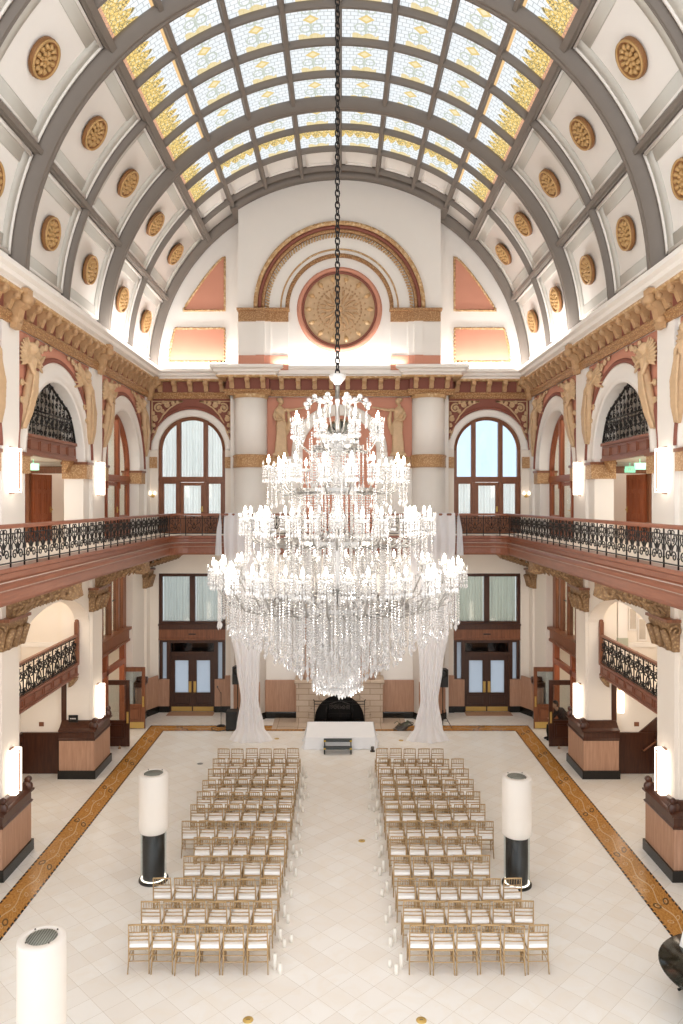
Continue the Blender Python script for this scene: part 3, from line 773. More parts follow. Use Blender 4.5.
def scroll_panel():
    q = MB(); T = lambda pts, r=.013: q.tube([(x, 0, z) for x, z in pts], r, 5)
    for m_ in (-1, 1):
        f = lambda pts: [(m_*x, z) for x, z in pts]
        T(f(spiral(.13, .17, .105, 1.3, pi*.9, -1)))
        T(f([(.03, .2), (.05, .3), (.12, .38), (.2, .42), (.235, .5), (.2, .58), (.14, .58), (.12, .53), (.15, .5)]))
        T(f(spiral(.09, .47, .06, 1.1, -pi/2, 1, 12)), .011)
        T(f([(.235, .27), (.25, .36), (.2, .42)]), .01)
        T(f([(.0, .62), (.07, .66), (.13, .63), (.12, .59)]), .01)
    T([(0, .3), (0, .66)], .010)
    q.octa((0, 0, .36), .035, .09); q.octa((0, 0, .6), .03, .05); q.ball((0, 0, .2), .03, 6, 4)
    return q
scroll_me = scroll_panel()
post_mb = MB().lathe([(.017, 0), (.017, .18), (.03, .2), (.017, .22), (.017, .62), (.026, .64), (.017, .66), (.017, .79)], n=7)
data = {}
def inst(mb_key, mb, name, mat, parent, loc, rz=0):
    if mb_key not in data:
        o = mb.build(name, mat, parent); data[mb_key] = o.data
    else:
        o = bpy.data.objects.new(name, data[mb_key]); C.objects.link(o); o.parent = parent
    o.location = loc; o.rotation_euler = (0, 0, rz); return o
def railing(label, path, start):
    e = thing('gallery_railing', label, 'railing', (path[0][0], path[0][1], 7.46), group='iron railings around the gallery')
    MB().sweep([(-.06, 8.2), (-.06, 8.255), (-.03, ZR+.01), (.03, ZR+.01), (.06, 8.255), (.06, 8.2)], path, True, -1).build('handrail', 'fascia_wood', e, local=False)
    MB().sweep([(-.014, 8.09), (-.014, 8.11), (.014, 8.11), (.014, 8.09)], path, True, -1).build('top_bar', 'black_iron', e, local=False)
    MB().sweep([(-.014, 7.53), (-.014, 7.555), (.014, 7.555), (.014, 7.53)], path, True, -1).build('bottom_bar', 'black_iron', e, local=False)
    L = [Vector((*p, 0)) for p in path]; d = start; segs = [(L[i], L[i+1]) for i in range(len(L)-1)]; tot = sum((b-a).length for a, b in segs)
    def at(d):
        for a, b in segs:
            l = (b-a).length
            if d <= l+1e-6: return a.lerp(b, d/l), (b-a).normalized()
            d -= l
        return segs[-1][1], (segs[-1][1]-segs[-1][0]).normalized()
    while d < tot:
        p, t = at(d); inst('post', post_mb, 'iron_post', 'black_iron', e, (p.x-path[0][0], p.y-path[0][1], 0))
        if d+PW*.5 < tot:
            p, t = at(d+PW/2); inst('scroll', scroll_me, 'scroll_panel', 'black_iron', e, (p.x-path[0][0], p.y-path[0][1], .06), math.atan2(t.y, t.x))
        d += PW
half = len(cr)//2
railing('black iron scrollwork railing with wooden handrail along the left gallery', [(-6.2, 11.0)]+cr[:half+1], .0)
railing('black iron scrollwork railing with wooden handrail across the end of the hall', cr[half:]+[(-x, y) for x, y in cr[half:][::-1]], .3)
railing('black iron scrollwork railing with wooden handrail along the right gallery', [(6.2, 11.0)]+[(-x, y) for x, y in cr[:half+1]], .0)

# gilded console brackets and capitals carrying the gallery
def console(length=1.62, wd=.5):
    top = [(0, 6.75), (length, 6.75)]
    und = [(length, 6.62), (length+.03, 6.5), (length-.1, 6.42), (length-.3, 6.44), (length-.5, 6.5), (length-.75, 6.44), (length-1.05, 6.28), (length-1.3, 6.1), (length-1.5, 5.98), (0, 5.95)]
    q = MB().prism(top+und, lambda a, b, d: (a, d, b), -wd/2, wd/2)
    for sd in (-1, 1):
        y = sd*(wd/2+.0)
        for cx, cz, r, a, d in ((length-.17, 6.56, .15, pi*.2, 1), (.45, 6.4, .26, pi, -1), (.98, 6.52, .17, pi*.3, 1)):
            sp_ = spiral(cx, cz, r, 1.5, a, d, 20)
            q.tube([(u, y, v) for u, v in sp_], .06, 7)
        for i in range(9):
            u = .1+i*.14; zb = 6.02+.045*i
            q.tube([(u, y, zb), (u+.12, y+sd*.02, zb+.16), (u+.3, y, min(6.7, zb+.24))], [.025, .05, .02], 6)
    for j in (-1, 0, 1):
        q.tube([(u+.0, j*wd/3.2, v-.0) for u, v in und[1:]], .07, 8)
    return q
con_mb = console(); con_small = console(1.0, .4)
CN = {0: 'nearest the viewer', 1: 'at the near pier', 2: 'at the far pier', 3: 'in the far corner'}
for s in (-1, 1):
    for k, y in enumerate([PIER[1], PIER[2], 30.2]):
        e = thing('gallery_bracket', 'gilded acanthus bracket and capital under the %s gallery, %s' % (SIDE[s], CN[k+1]), 'bracket', (s*W, y, 5.2), group='gilded brackets under the gallery')
        if k < 2:
            q = MB(); q.v = list(con_mb.v); q.f = con_mb.f; q.sm = con_mb.sm
        else:
            q = MB(); q.v = list(con_small.v); q.f = con_small.f; q.sm = con_small.sm
        q.map(lambda a, b, c: (-s*a, b, c-5.2)).build('console', 'gilt_bronze', e)
        w_ = .5 if k < 2 else .3
        q = MB()
        rings = [(.05, 0), (.09, .04), (.07, .1), (.11, .4), (.18, .62), (.17, .68), (.17, .72)]
        vs = []
        for ou, z in rings:
            a, b = -s*ou, s*.14
            vs += [(a, -w_-ou*.4, z), (b, -w_-ou*.4, z), (b, w_+ou*.4, z), (a, w_+ou*.4, z)]
        n = len(rings); q.add(vs, [(i*4+j, i*4+(j+1) % 4, (i+1)*4+(j+1) % 4, (i+1)*4+j) for i in range(n-1) for j in range(4)]+[(3, 2, 1, 0), tuple((n-1)*4+j for j in range(4))])
        for yy in (-1, 0, 1):
            q.tube([(-s*.08, yy*w_*.8, .05), (-s*.14, yy*w_*.8, .3), (-s*.24, yy*w_*.8, .52)], [.09, .1, .07], 6)
        q.tube([(-s*u, -w_-.1, v) for u, v in spiral(.02, .5, .14, 1.3, 0, 1)], .035, 5)
        q.build('capital', 'gilt_bronze', e)
        MB().box(min(-s*.24, s*.15), max(-s*.24, s*.15), -w_-.11, w_+.11, .70, .77).build('abacus', 'mahogany', e)

# ================================================================== PIER PLINTHS, SCONCES
def ring_solid(levels, x_in, s):
    "stack of rectangles (out, half width, z): x runs from W-out to x_in"
    q = MB(); vs = []; n = len(levels)
    for ou, hw, z in levels: vs += [(-s*ou, -hw, z), (s*x_in, -hw, z), (s*x_in, hw, z), (-s*ou, hw, z)]
    q.add(vs, [(i*4+j, i*4+(j+1) % 4, (i+1)*4+(j+1) % 4, (i+1)*4+j) for i in range(n-1) for j in range(4)]+[(3, 2, 1, 0), tuple((n-1)*4+j for j in range(4))])
    return q
for s in (-1, 1):
    for k in (1, 2):
        y = PIER[k]; wh = ('near', 'far')[k-1]
        e = thing('pier_plinth', 'oak and dark mahogany plinth around the foot of the %s pier on the %s' % (wh, SIDE[s]), 'plinth', (s*W, y, 0), group='pier plinths')
        ring_solid([(.21, .84, 0), (.21, .84, .26)], .98, s).build('base', 'black_stone', e)
        ring_solid([(.16, .79, .26), (.16, .79, 1.2)], .95, s).build('panel', 'oak_panel', e)
        c = ring_solid([(.18, .81, 1.2), (.20, .83, 1.24), (.16, .79, 1.28), (.16, .79, 1.46), (.22, .85, 1.49), (.22, .85, 1.53), (.14, .74, 1.58), (.09, .64, 1.66), (.06, .56, 1.74), (.03, .52, 1.76)], .96, s).build('cap', 'mahogany_dark', e)
        for yy in (-.68, .68):
            q = MB().lathe([(.02, -.06), (.13, -.06), (.15, 0), (.13, .06), (.02, .06)], (-s*.1, yy, 1.62), 14, 'y')
            q.lathe([(.02, -.05), (.08, -.05), (.08, .05), (.02, .05)], (-s*.13, yy, 1.80), 10, 'y')
            q.build('scroll_volute', 'mahogany_dark', c)
        for z0, lev in ((1.72, 'on the ground floor'), (8.93, 'above the gallery')):
            f = thing('wall_sconce', 'tall glowing box sconce on the %s %s pier, %s' % (wh, SIDE[s], lev), 'sconce', (s*W, y, z0), group='box sconces on the piers')
            q = MB().bbox(min(-s*.02, -s*.2), max(-s*.02, -s*.2), -.17, .17, 0, 1.06, .015); q.build('shade', 'sconce_glow', f)
            q = MB().box(min(0, -s*.05), max(0, -s*.05), -.09, .09, -.03, 1.09).box(min(-s*.19, -s*.225), max(-s*.19, -s*.225), -.012, .012, .08, .98).box(min(-s*.19, -s*.225), max(-s*.19, -s*.225), -.04, .04, 1.0, 1.03).box(min(-s*.19, -s*.225), max(-s*.19, -s*.225), -.04, .04, .03, .06)
            q.build('bracket', 'mahogany', f)
    # corner candle sconces on the end wall, gallery level
    f = thing('candle_sconce', 'small lit twin-bulb sconce on the end wall by the %s corner' % SIDE[s], 'sconce', (s*7.72, YB, 8.95), group='small corner sconces')
    q = MB().lathe([(.02, -.04), (.07, -.04), (.07, 0), (.02, 0)], (0, 0, 0), 12, 'y')
    for d in (-1, 1): q.tube([(0, -.03, 0), (d*.06, -.1, -.05), (d*.1, -.12, .0), (d*.1, -.12, .04)], .012, 6)
    q.build('arm', 'brass', f)
    for d in (-1, 1): MB().lathe([(.02, .04), (.045, .08), (.04, .14), (.01, .2)], (d*.1, -.12, 0), 8).build('bulb', 'sconce_glow', f)

# ================================================================== WINDOWS AND DOORS
def rect_frame(q, x0, x1, z0, z1, t, y0, y1):
    q.box(x0, x0+t, y0, y1, z0, z1).box(x1-t, x1, y0, y1, z0, z1).box(x0+t, x1-t, y0, y1, z0, z0+t).box(x0+t, x1-t, y0, y1, z1-t, z1)
def curtain(x0, x1, z0, z1, y, mat, label, parent_e, lc, cat='curtain', top=None, grp=None, seed=0):
    "pleated cloth; a top-level thing"
    rnd = random.Random(seed); q = MB(); n = int((x1-x0)/.025)+1
    ph = [rnd.uniform(0, 6) for _ in range(3)]
    for i in range(n+1):
        x = x0+(x1-x0)*i/n; dy = .035*sin(x*52+ph[0])+.018*sin(x*23+ph[1])
        zt = top(x) if top else z1
        for j in range(4): q.v.append((x, y+dy*(.6+.13*j), zt+(z0-zt)*j/3))
    for i in range(n):
        for j in range(3): q.f.append((i*4+j, i*4+j+1, (i+1)*4+j+1, (i+1)*4+j)); q.sm.append(True)
    o = q.build('curtain', mat, None, recalc=False); o.location = lc[0]; o.rotation_euler = (0, 0, lc[1])
    tag(o, label, cat, grp); return o
def pane(e, x0, x1, z0, z1, y, mat='clear_glass', top=None, name='pane'):
    if top:
        n = 10; xs = [x0+(x1-x0)*i/n for i in range(n+1)]; poly = [(x0, z0), (x1, z0)]+[(x, top(x)) for x in xs[::-1]]
    else: poly = [(x0, z0), (x1, z0), (x1, z1), (x0, z1)]
    return MB().prism(poly, lambda a, b, d: (a, d, b), y-.006, y+.006).build(name, mat, e)
def panel_relief(q, x0, x1, z0, z1, y):
    rect_frame(q, x0, x1, z0, z1, .035, y-.03, y); q.box(x0+.08, x1-.08, y-.02, y, z0+.08, z1-.08)
def arched_window(name, loc, rz, r, zs, wood, mull, door, label, mats, z_tr=(2.13, 2.35), fy=.0):
    "gallery window: zs and z_tr above the gallery floor; front faces local -y"
    e = thing(name, label, None, loc, rz, kind='structure')
    fa_ = lambda a, d, rr: (rr*cos(a), d, zs+rr*sin(a)); t = .13
    q = MB().arc([(fy-.02, r), (fy-.02, r-t*.5), (fy+.02, r-t*.55), (fy+.02, r-t), (fy+.16, r-t), (fy+.16, r)], 0, pi, 32, fa_)
    for sx in (-1, 1):
        a, b = sorted((sx*(r-t), sx*r)); q.box(a, b, fy-.01, fy+.16, 0, zs)
        a, b = sorted((sx*mull-.095, sx*mull+.095)); zt = zs+sqrt((r-.02)**2-mull**2); q.box(a, b, fy, fy+.15, z_tr[1], zt)
        q.box(a+.03, b-.03, fy-.03, fy, z_tr[1], zt-.08)
    q.box(-r, r, fy-.04, fy+.16, z_tr[0], z_tr[1]); q.box(-r, r, fy-.07, fy, z_tr[0]+.08, z_tr[0]+.13)
    q.build('frame', wood, e)
    topf = lambda x: zs+sqrt(max(0, (r-t)**2-x*x))
    for x0, x1 in ((-(r-t), -mull-.095), (-mull+.095, mull-.095), (mull+.095, r-t)):
        pane(e, x0, x1, z_tr[1], None, fy+.08, mats[0], topf)
    # lower tier: side lights over panels, and a glazed door between
    for sx in (-1, 1):
        x0, x1 = sorted((sx*(mull+.05), sx*(r-t)))
        q = MB(); rect_frame(q, x0, x1, .72, z_tr[0], .075, fy+.02, fy+.13); q.box(x0, x1, fy+.03, fy+.13, 0, .72); panel_relief(q, x0+.06, x1-.06, .12, .66, fy+.03)
        q.tube([(x, fy+.0, z) for x, z in spiral((x0+x1)/2, .4, .13, 1.5, 0, 1)], .018, 5)
        q.box(min(sx*(mull-.07), sx*(mull+.05)), max(sx*(mull-.07), sx*(mull+.05)), fy-.02, fy+.15, 0, z_tr[0])
        q.box(sx*mull-.05, sx*mull+.04, fy-.06, fy-.02, z_tr[0]-.25, z_tr[0])
        q.build('side_light', wood, e); pane(e, x0+.075, x1-.075, .79, z_tr[0]-.075, fy+.08, mats[1])
    q = MB(); x1 = mull-.075; rect_frame(q, -x1, x1, 0, z_tr[0]-.02, .13, fy+.03, fy+.11); q.box(-x1+.1, x1-.1, fy+.04, fy+.1, .1, .72); panel_relief(q, -x1+.16, x1-.16, .14, .66, fy+.05)
    for sx in (-1, 1): q.tube([(x, fy+.03, z) for x, z in spiral(sx*.12, .4, .11, 1.5, 0, sx)], .018, 5)
    d = q.build('door_leaf', wood, e); pane(d, -x1+.13, x1-.13, .72, z_tr[0]-.15, fy+.07, mats[1])
    MB().box(x1-.1, x1-.04, fy+.0, fy+.03, .9, 1.12).tube([(x1-.07, fy, 1.0), (x1-.07, fy-.05, 1.0), (x1-.15, fy-.06, 1.0)], .015, 6).build('door_handle', 'brass', d)
    return e
glassy('sky_glass', '#d3dfe8', .93)
for n_, s in ((1, -1), (2, 1)):
    loc = (s*XW, YB+.12, FZ)
    arched_window('window_%d' % n_, loc, 0, 1.385, 10.85-FZ, 'mahogany', .56, True, '%s arched wooden window with a glazed door, on the gallery at the end wall' % SIDE[s], ('clear_glass' if s < 0 else 'sky_glass', 'clear_glass'))
    if s < 0: curtain(-1.3, 1.3, 2.25, 0, .35, 'curtain_cloth', 'white pleated curtain in the arched top of the left end-wall gallery window', None, (loc, 0), top=lambda x: 3.45+sqrt(max(0, 1.7-x*x)), grp='gallery window curtains', seed=1)
    curtain(-1.3, 1.3, .4, 2.25, .35, 'curtain_cloth', 'white pleated curtain behind the lower panes of the %s end-wall gallery door' % SIDE[s], None, (loc, 0), grp='gallery window curtains', seed=3+s)
for n_, s in ((3, -1), (4, 1)):
    arched_window('window_%d' % n_, (s*(W+.42), 27.2, FZ), -s*pi/2, 2.10, ZA-FZ, 'mahogany_side', .72, True, 'arched red-brown wooden window in the far arch of the %s gallery' % SIDE[s], ('clear_glass', 'clear_glass'), (2.05, 2.3), fy=.05)

# entrance doors below
def entrance(name, loc, s, ndark):
    e = thing(name, '%s dark wooden entrance front with double doors under two curtained windows' % SIDE[s], None, loc, 0, kind='structure')
    hw = 1.38; q = MB()
    rect_frame(q, -hw, hw, 3.62, 5.74, .13, 0, .2); q.box(-.11, .11, 0, .2, 3.7, 5.65)
    q.box(-hw, hw, -.06, .2, 3.42, 3.66); q.box(-hw-.02, hw+.02, -.1, .2, 3.58, 3.64); q.build('upper_frame', 'mahogany_dark', e)
    q = MB().box(-hw, hw, -.03, .2, 3.0, 3.42).box(-hw, hw, -.07, .0, 2.98, 3.04); q.build('header_beam', 'mahogany', e)
    MB().box(-.15, .15, -.045, -.02, 3.2, 3.25).build('sign_plate', 'dark_panel', e)
    for x0, x1 in ((-hw+.13, -.11), (.11, hw-.13)): pane(e, x0, x1, 3.75, 5.61, .1)
    q = MB()
    for sx in (-1, 1):
        a, b = sorted((sx*(hw-.02), sx*(hw-.14))); q.box(a, b, 0, .2, 0, 3.0)
        a, b = sorted((sx*.9, sx*1.06)); q.box(a, b, -.02, .2, 0, 3.0)
        a, b = sorted((sx*1.05, sx*1.25)); q.box(a, b, .02, .18, 0, 1.3); q.box(a, b, .02, .18, 2.88, 3.0)
    q.box(-.92, .92, -.02, .2, 2.86, 3.0).box(-.92, .92, -.02, .2, 2.3, 2.48); q.build('door_frame', 'door_wood', e)
    for sx in (-1, 1):
        a, b = sorted((sx*.94, sx*1.42)); MB().box(a, b, -.09, .1, .24, 1.36).build('oak_side_panel', 'oak_panel', e); MB().box(a-.01, b+.01, -.11, .1, 0, .25).build('skirting', 'black_stone', e)
        a, b = sorted((sx*1.05, sx*1.25)); pane(e, a, b, 1.3, 2.88, .1, 'frosted_glass', name='side_light')
    pane(e, -.92, .92, 2.48, 2.86, .1, 'dark_glass', name='transom_pane')
    for sx in (-1, 1):
        a, b = sorted((sx*.0, sx*.9)); q = MB(); t = .17
        q.box(a, a+t, .05, .13, .0, 2.3).box(b-t, b, .05, .13, 0, 2.3).box(a+t, b-t, .05, .13, 2.12, 2.3).box(a+t, b-t, .05, .13, .0, .78)
        panel_relief(q, a+.12, b-.12, .3, .7, .05); d = q.build('door_leaf', 'door_wood', e)
        pane(d, a+t, b-t, .78, 2.12, .09, 'frosted_glass')
        MB().box(a+.03, b-.03, .03, .05, .02, .2).build('kick_plate', 'brass', d)
        xx = sx*.1; MB().box(xx-.055, xx+.055, .02, .05, .8, 1.25).box(xx-.015, xx+.015, -.02, .03, .85, 1.2).build('push_plate', 'brass', d)
    return e
for n_, s in ((1, -1), (2, 1)):
    loc = (s*6.11, YB+.05, 0); entrance('door_%d' % n_, loc, s, 0)
    for j, (x0, x1) in enumerate(((-1.26, -.1), (.1, 1.26))):
        curtain(x0, x1, 3.7, 5.66, .3, ('grey_curtain', 'green_curtain')[s > 0], '%s pleated curtain in the windows over the %s entrance doors' % (('left', 'right')[j], SIDE[s]), None, (loc, 0), grp='curtains over the entrance doors', seed=10+j+s)
    q = MB().box(s*6.11-.95, s*6.11+.95, YB-.55, YB+.02, .0, .012); struct('trim_threshold', q, 'oak_panel', 'pale brown threshold in front of entrance doors')
# rooms beyond the entrance doors and curtained windows: plain vestibules open to daylight
    q = MB().box(s*6.11-1.7, s*6.11+1.7, YB+.45, YB+2.6, 2.9, 3.0); struct('ceiling_vestibule', q, 'cream_plaster', 'vestibule ceiling')
# wainscot along the end wall and corners
def wains(name, path, label, hh=1.53, side=-1):
    e = thing(name, label, None, (path[0][0], path[0][1], 0), kind='structure')
    MB().sweep([(0, .25), (.06, .25), (.06, hh), (0, hh)], path, True, side).build('oak_boards', 'oak_panel', e, local=False)
    MB().sweep([(0, 0), (.1, 0), (.1, .22), (.08, .26), (0, .26)], path, True, side).build('skirting', 'black_stone', e, local=False)
    return e
for s in (-1, 1):
    sd = -1 if s < 0 else 1
    wains('baseboard_%s' % SIDE[s], [(s*(W+.02), 28.5), (s*(W+.02), 30.0), (s*7.56, YB-.02)][:2]+[(s*(W-.02), 30.05), (s*7.8, 30.12), (s*7.55, YB-.03)], '%s corner wainscot of pale oak over a black skirting' % SIDE[s], side=sd)
    wains('baseboard_back', [(s*4.74, YB-.02), (s*4.3, YB-.02), (s*4.2, 29.75), (s*3.9, 29.42), (s*3.3, 29.42), (s*3.0, 29.84), (s*1.62, 29.84)], '%s stretch of oak wainscot beside the hearth' % SIDE[s], side=sd)
    q = MB().bbox(s*7.78-.2, s*7.78+.2, 28.55, 29.3, 1.53, 1.72, .03).lathe([(.03, -.2), (.12, -.2), (.14, 0), (.12, .2), (.03, .2)], (s*7.66, 28.75, 1.8), 12, 'x')
    struct('trim_cap', q, 'mahogany_dark', 'dark moulded cap on the corner wainscot')

# shop front in the far bay of each aisle, and its open doors
for s in (-1, 1):
    e = thing('door_%d' % (3 if s < 0 else 4), 'wooden shop front under the %s gallery with tall windows over a doorway' % SIDE[s], None, (s*(W+.35), 24.62, 0), 0, kind='structure')
    X = lambda a, b: tuple(sorted((s*a, s*b)))
    q = MB(); L = 3.83
    for y, wd in ((0, .2), (1.0, .13), (1.95, .13), (2.85, .13), (3.45, .38)): q.box(*X(0, .2), y, y+wd, 3.9, 6.6)
    q.box(*X(0, .2), 0, L, 6.45, 6.6); q.build('window_frame', 'mahogany', e)
    q = MB().box(*X(-.12, .25), 0, L, 3.42, 3.82).box(*X(-.22, .25), 0, L, 3.82, 3.92).box(*X(-.16, .2), 0, L, 3.38, 3.46); q.build('sill_beam', 'mahogany', e)
    q = MB().box(*X(0, .2), 0, .2, 0, 3.42).box(*X(0, .2), 3.6, L, 0, 3.42).box(*X(0, .2), 1.5, 1.68, 0, 3.42).box(*X(0, .15), .2, 3.6, 2.55, 2.75)
    q.box(*X(.02, .14), .2, 1.5, 0, .9); q.build('lower_frame', 'mahogany_side', e)
    for y0, y1 in ((.2, 1.0), (1.13, 1.95), (2.08, 2.85), (2.98, 3.45)):
        MB().box(*X(.09, .1), y0, y1, 3.92, 6.45).build('pane', 'clear_glass', e)
        MB().box(*X(.12, .14), y0, y1, 5.05, 5.08).build('glazing_bar', 'black_iron', e)
    for nm, y, near in (('nearer', 26.3, 1), ('farther', 28.38, 0)):
        d = thing('glazed_door', '%s of the two open half-glazed mahogany doors under the %s gallery' % (nm, SIDE[s]), 'door', (s*8.4, y, 0), 0, 'open half-glazed doors')
        q = MB(); a, b = X(0, -.95); t = .13
        q.box(a, a+t, -.025, .025, .02, 2.37).box(b-t, b, -.025, .025, .02, 2.37).box(a+t, b-t, -.025, .025, 2.2, 2.37).box(a+t, b-t, -.025, .025, .02, .95)
        panel_relief(q, a+.18, b-.18, .32, .85, -.025); q.build('leaf', 'mahogany' if not near else 'mahogany_dark', d)
        pane(d, a+t, b-t, .95, 2.2, 0)
        hx = b-.065 if s < 0 else a+.065
        MB().box(hx-.035, hx+.035, -.045, -.025, .85, 1.25).box(hx-.012, hx+.012, -.09, -.045, .9, 1.2).build('push_plate', 'brass', d)
        if not near: MB().box(a+.04, b-.04, -.035, -.025, .03, .27).build('kick_plate', 'brass', d)
        q = MB()
        for z in (.3, 1.2, 2.1): q.box(-.02 if s > 0 else -.03, .03 if s > 0 else .02, -.03, .03, z, z+.12)
        q.build('hinges', 'brass', d)

# ================================================================== LANDING BALCONIES AND THE IRON SCREENS
def lattice_panel(wd, h):
    q = MB(); T = lambda pts, r=.016: q.tube([(0, y, z) for y, z in pts], r, 5)
    T([(0, 0), (0, h)], .02)
    cx = wd/2
    for m_ in (-1, 1):
        f = lambda pts: [(cx+m_*x, z) for x, z in pts]
        T(f([(0, .02), (.13, .1), (.16, .22), (.1, .36), (0, .42)]), .02)
        T(f(spiral(.2, .5, .11, 1.2, -pi*.6, 1, 14)), .018)
        T(f([(0, .42), (.1, .48), (.2, .62), (.32, .6)]), .018)
        T(f(spiral(.24, .1, .08, 1.1, pi, -1, 12)), .016)
        T(f(spiral(.1, .64, .08, 1.1, pi*.3, 1, 12)), .016)
    T([(cx, .08), (cx, h)], .014); q.octa((0, cx, .22), .05, .12); q.octa((0, cx, .55), .04, .08); q.ball((0, cx, .42), .045, 6, 4)
    for i in range(5): q.ball((0, wd*(i+.5)/5, h-.04), .03, 6, 4)
    return q
LP = lattice_panel(.68, .84)
for s in (-1, 1):
    y0, y1 = 18.82, 23.55
    e = thing('landing_balcony', 'wood-panelled landing balcony with black iron lattice under the %s gallery' % SIDE[s], 'balcony', (s*8.33, y0, 3.2), 0, 'landing balconies')
    X = lambda a, b: tuple(sorted((s*a, s*b))); L = y1-y0
    q = MB().box(*X(-.02, .1), 0, L, 0, .38).box(*X(-.07, .14), -.04, L+.04, .33, .40).box(*X(-.05, .12), -.02, L+.02, -.02, .04)
    for i in range(7):
        a = .1+i*.65; q.box(*X(-.045, -.02), a, a+.55, .08, .1).box(*X(-.045, -.02), a, a+.55, .27, .29).box(*X(-.045, -.02), a, a+.02, .1, .27).box(*X(-.045, -.02), a+.53, a+.55, .1, .27)
    q.build('panelled_fascia', 'fascia_wood', e)
    MB().bbox(*X(-.05, .07), 0, L, 1.23, 1.3, .015).build('handrail', 'mahogany', e)
    for i, yy in enumerate((.02, L-.04)):
        MB().bbox(*X(-.07, .07), yy-.07, yy+.07, .38, 1.7, .02).ball((0, yy, 1.72), (.07, .07, .06)).build('newel_post', 'mahogany', e)
    for i in range(7): inst('lat', LP, 'iron_panel', 'black_iron', e, (0, .08+i*.66, .4))
    MB().box(*X(-.02, .02), 0, L, .42, .45).build('bottom_bar', 'black_iron', e)
    q = MB(); q.prism([(0, 0), (0, -.28), (.08, -.26), (.2, -.1), (.24, 0)], lambda a, b, d: (-s*a+s*.1, d, b), L-.5, L-.25); q.build('corbel', 'gilt_bronze', e)
    # iron screen over the door, high in the arch
    y0, y1 = 18.78, 23.02; yc = 20.9
    e = thing('screen_balcony', 'small wooden balcony with a gabled black iron screen, high in the %s arch' % SIDE[s], 'balcony', (s*8.17, yc, 9.98), 0, 'screened balconies in the arches')
    q = MB().box(*X(0, .12), y0-yc, y1-yc, 0, .5).box(*X(-.06, .16), y0-yc, y1-yc, .44, .53).box(*X(-.04, .14), y0-yc, y1-yc, -.03, .05)
    for i in range(6):
        a = -2.02+i*.68; q.box(*X(-.03, 0), a, a+.6, .12, .14).box(*X(-.03, 0), a, a+.6, .36, .38).box(*X(-.03, 0), a, a+.02, .14, .36).box(*X(-.03, 0), a+.58, a+.6, .14, .36)
    q.build('panelled_front', 'fascia_wood', e)
    lim = lambda y: min(ZA+sqrt(max(0, 2.07**2-y*y)), 12.02-abs(y)*.42)-9.98
    q = MB(); T = lambda pts, r=.02: q.tube([(0, a, b) for a, b in pts], r, 5)
    ys = [-2.0+4.0*i/48 for i in range(49)]
    T([(a, max(.55, lim(a))) for a in ys], .035)
    for i in range(15):
        a = -1.99+3.98*i/14
        if lim(a) > .6: T([(a, .52), (a, lim(a))], .010)
    T([(a, 1.2) for a in (-1.68, 1.68)], .03); T([(a, 1.1) for a in (-1.72, 1.72)], .02); T([(a, .85) for a in (-1.85, 1.85)], .015)
    for i in range(15):
        for j in range(7):
            a = -1.86+3.72*i/14; b = .64+j*.21
            if b+.09 < lim(a) and abs(b-1.15) > .06: T(spiral(a, b, .1, 1.1, (i*1.7+j) % 6.28, 1 if (i+j) % 2 else -1, 10), .017)
    for i in range(10):
        a = -1.6+3.2*i/9; q.ball((0, a, lim(a)), .055, 6, 4); q.octa((0, a, .95), .06, .1)
    T([(0, lim(0)), (0, lim(0)+.12)], .03)
    q.build('iron_screen', 'black_iron', e)
    for yy in (-1.75, 1.85):
        MB().prism([(0, 0), (0, -.4), (.1, -.38), (.2, -.2), (.3, 0)], lambda a, b, d: (-s*a+s*.3, d, b), yy-.14, yy+.14).build('corbel', 'gilt', e)
    a, b = X(8.25, XO); q = MB().box(a, b, 18.8, 24.0, 9.98, 10.15); struct('slab_balcony', q, 'cream_plaster', 'floor behind the screened balcony')
    # door of the gallery cross wall
    e = thing('door_%d' % (5 if s < 0 else 6), 'mahogany doorway on the %s gallery with its panelled door standing ajar' % SIDE[s], None, (s*9.35, 23.75, FZ), 0, kind='structure')
    q = MB()
    for sx in (-1, 1): a, b = sorted((sx*.58, sx*.74)); q.box(a, b, -.06, .2, 0, 2.3)
    q.box(-.78, .78, -.08, .2, 2.22, 2.42).box(-.8, .8, -.11, .0, 2.36, 2.44); q.build('door_casing', 'mahogany', e)
    d = thing('door_leaf', None, None, (s*.56, .1, 0), RAD(68 if s < 0 else -68)); d.parent = e
    q = MB(); a, b = sorted((-s*.02, -s*.86)); q.box(a, b, -.03, .03, .02, 2.2)
    wdt = (b-a)
    for i in range(3):
        x0 = a+.07+i*(wdt-.08)/3; x1 = x0+(wdt-.2)/3
        for z0, z1 in ((.15, .75), (.9, 1.6), (1.7, 2.05)): rect_frame(q, x0, x1, z0, z1, .03, -.05, -.03)
    q.build('panelled_leaf', 'mahogany_side', d)
    kx = -s*.8; MB().box(kx-.03, kx+.03, -.045, -.03, .95, 1.15).ball((kx, -.08, 1.05), .035, 8, 5).build('door_knob', 'brass', d)
    # dark wainscot below the landing
    q = MB(); a, b = X(8.3, XO); q.box(a, b, 23.69, 23.76, 0, 1.3).box(a, b, 23.66, 23.76, 1.24, 1.32)
    q.box(*X(XO-.06, XO+.01), 18.5, 23.7, 0, 1.3).box(*X(XO-.09, XO), 18.5, 23.7, 1.24, 1.32); struct('trim_wainscot', q, 'mahogany_dark', 'dark wainscot under the %s landing' % SIDE[s])
    q = MB().box(*X(8.68, 8.84), 23.56, 23.7, 0, 3.2); struct('trim_post', q, 'mahogany_dark', 'dark post under the %s landing' % SIDE[s])
    x = s*9.55; o = MB().bbox(x-.08, x+.08, 23.74, 23.76, 1.5, 1.64, .008).build('wall_plate', 'mahogany', None); tag(o, 'small brown wall plate on the cross wall under the %s landing' % SIDE[s], 'wall plate')
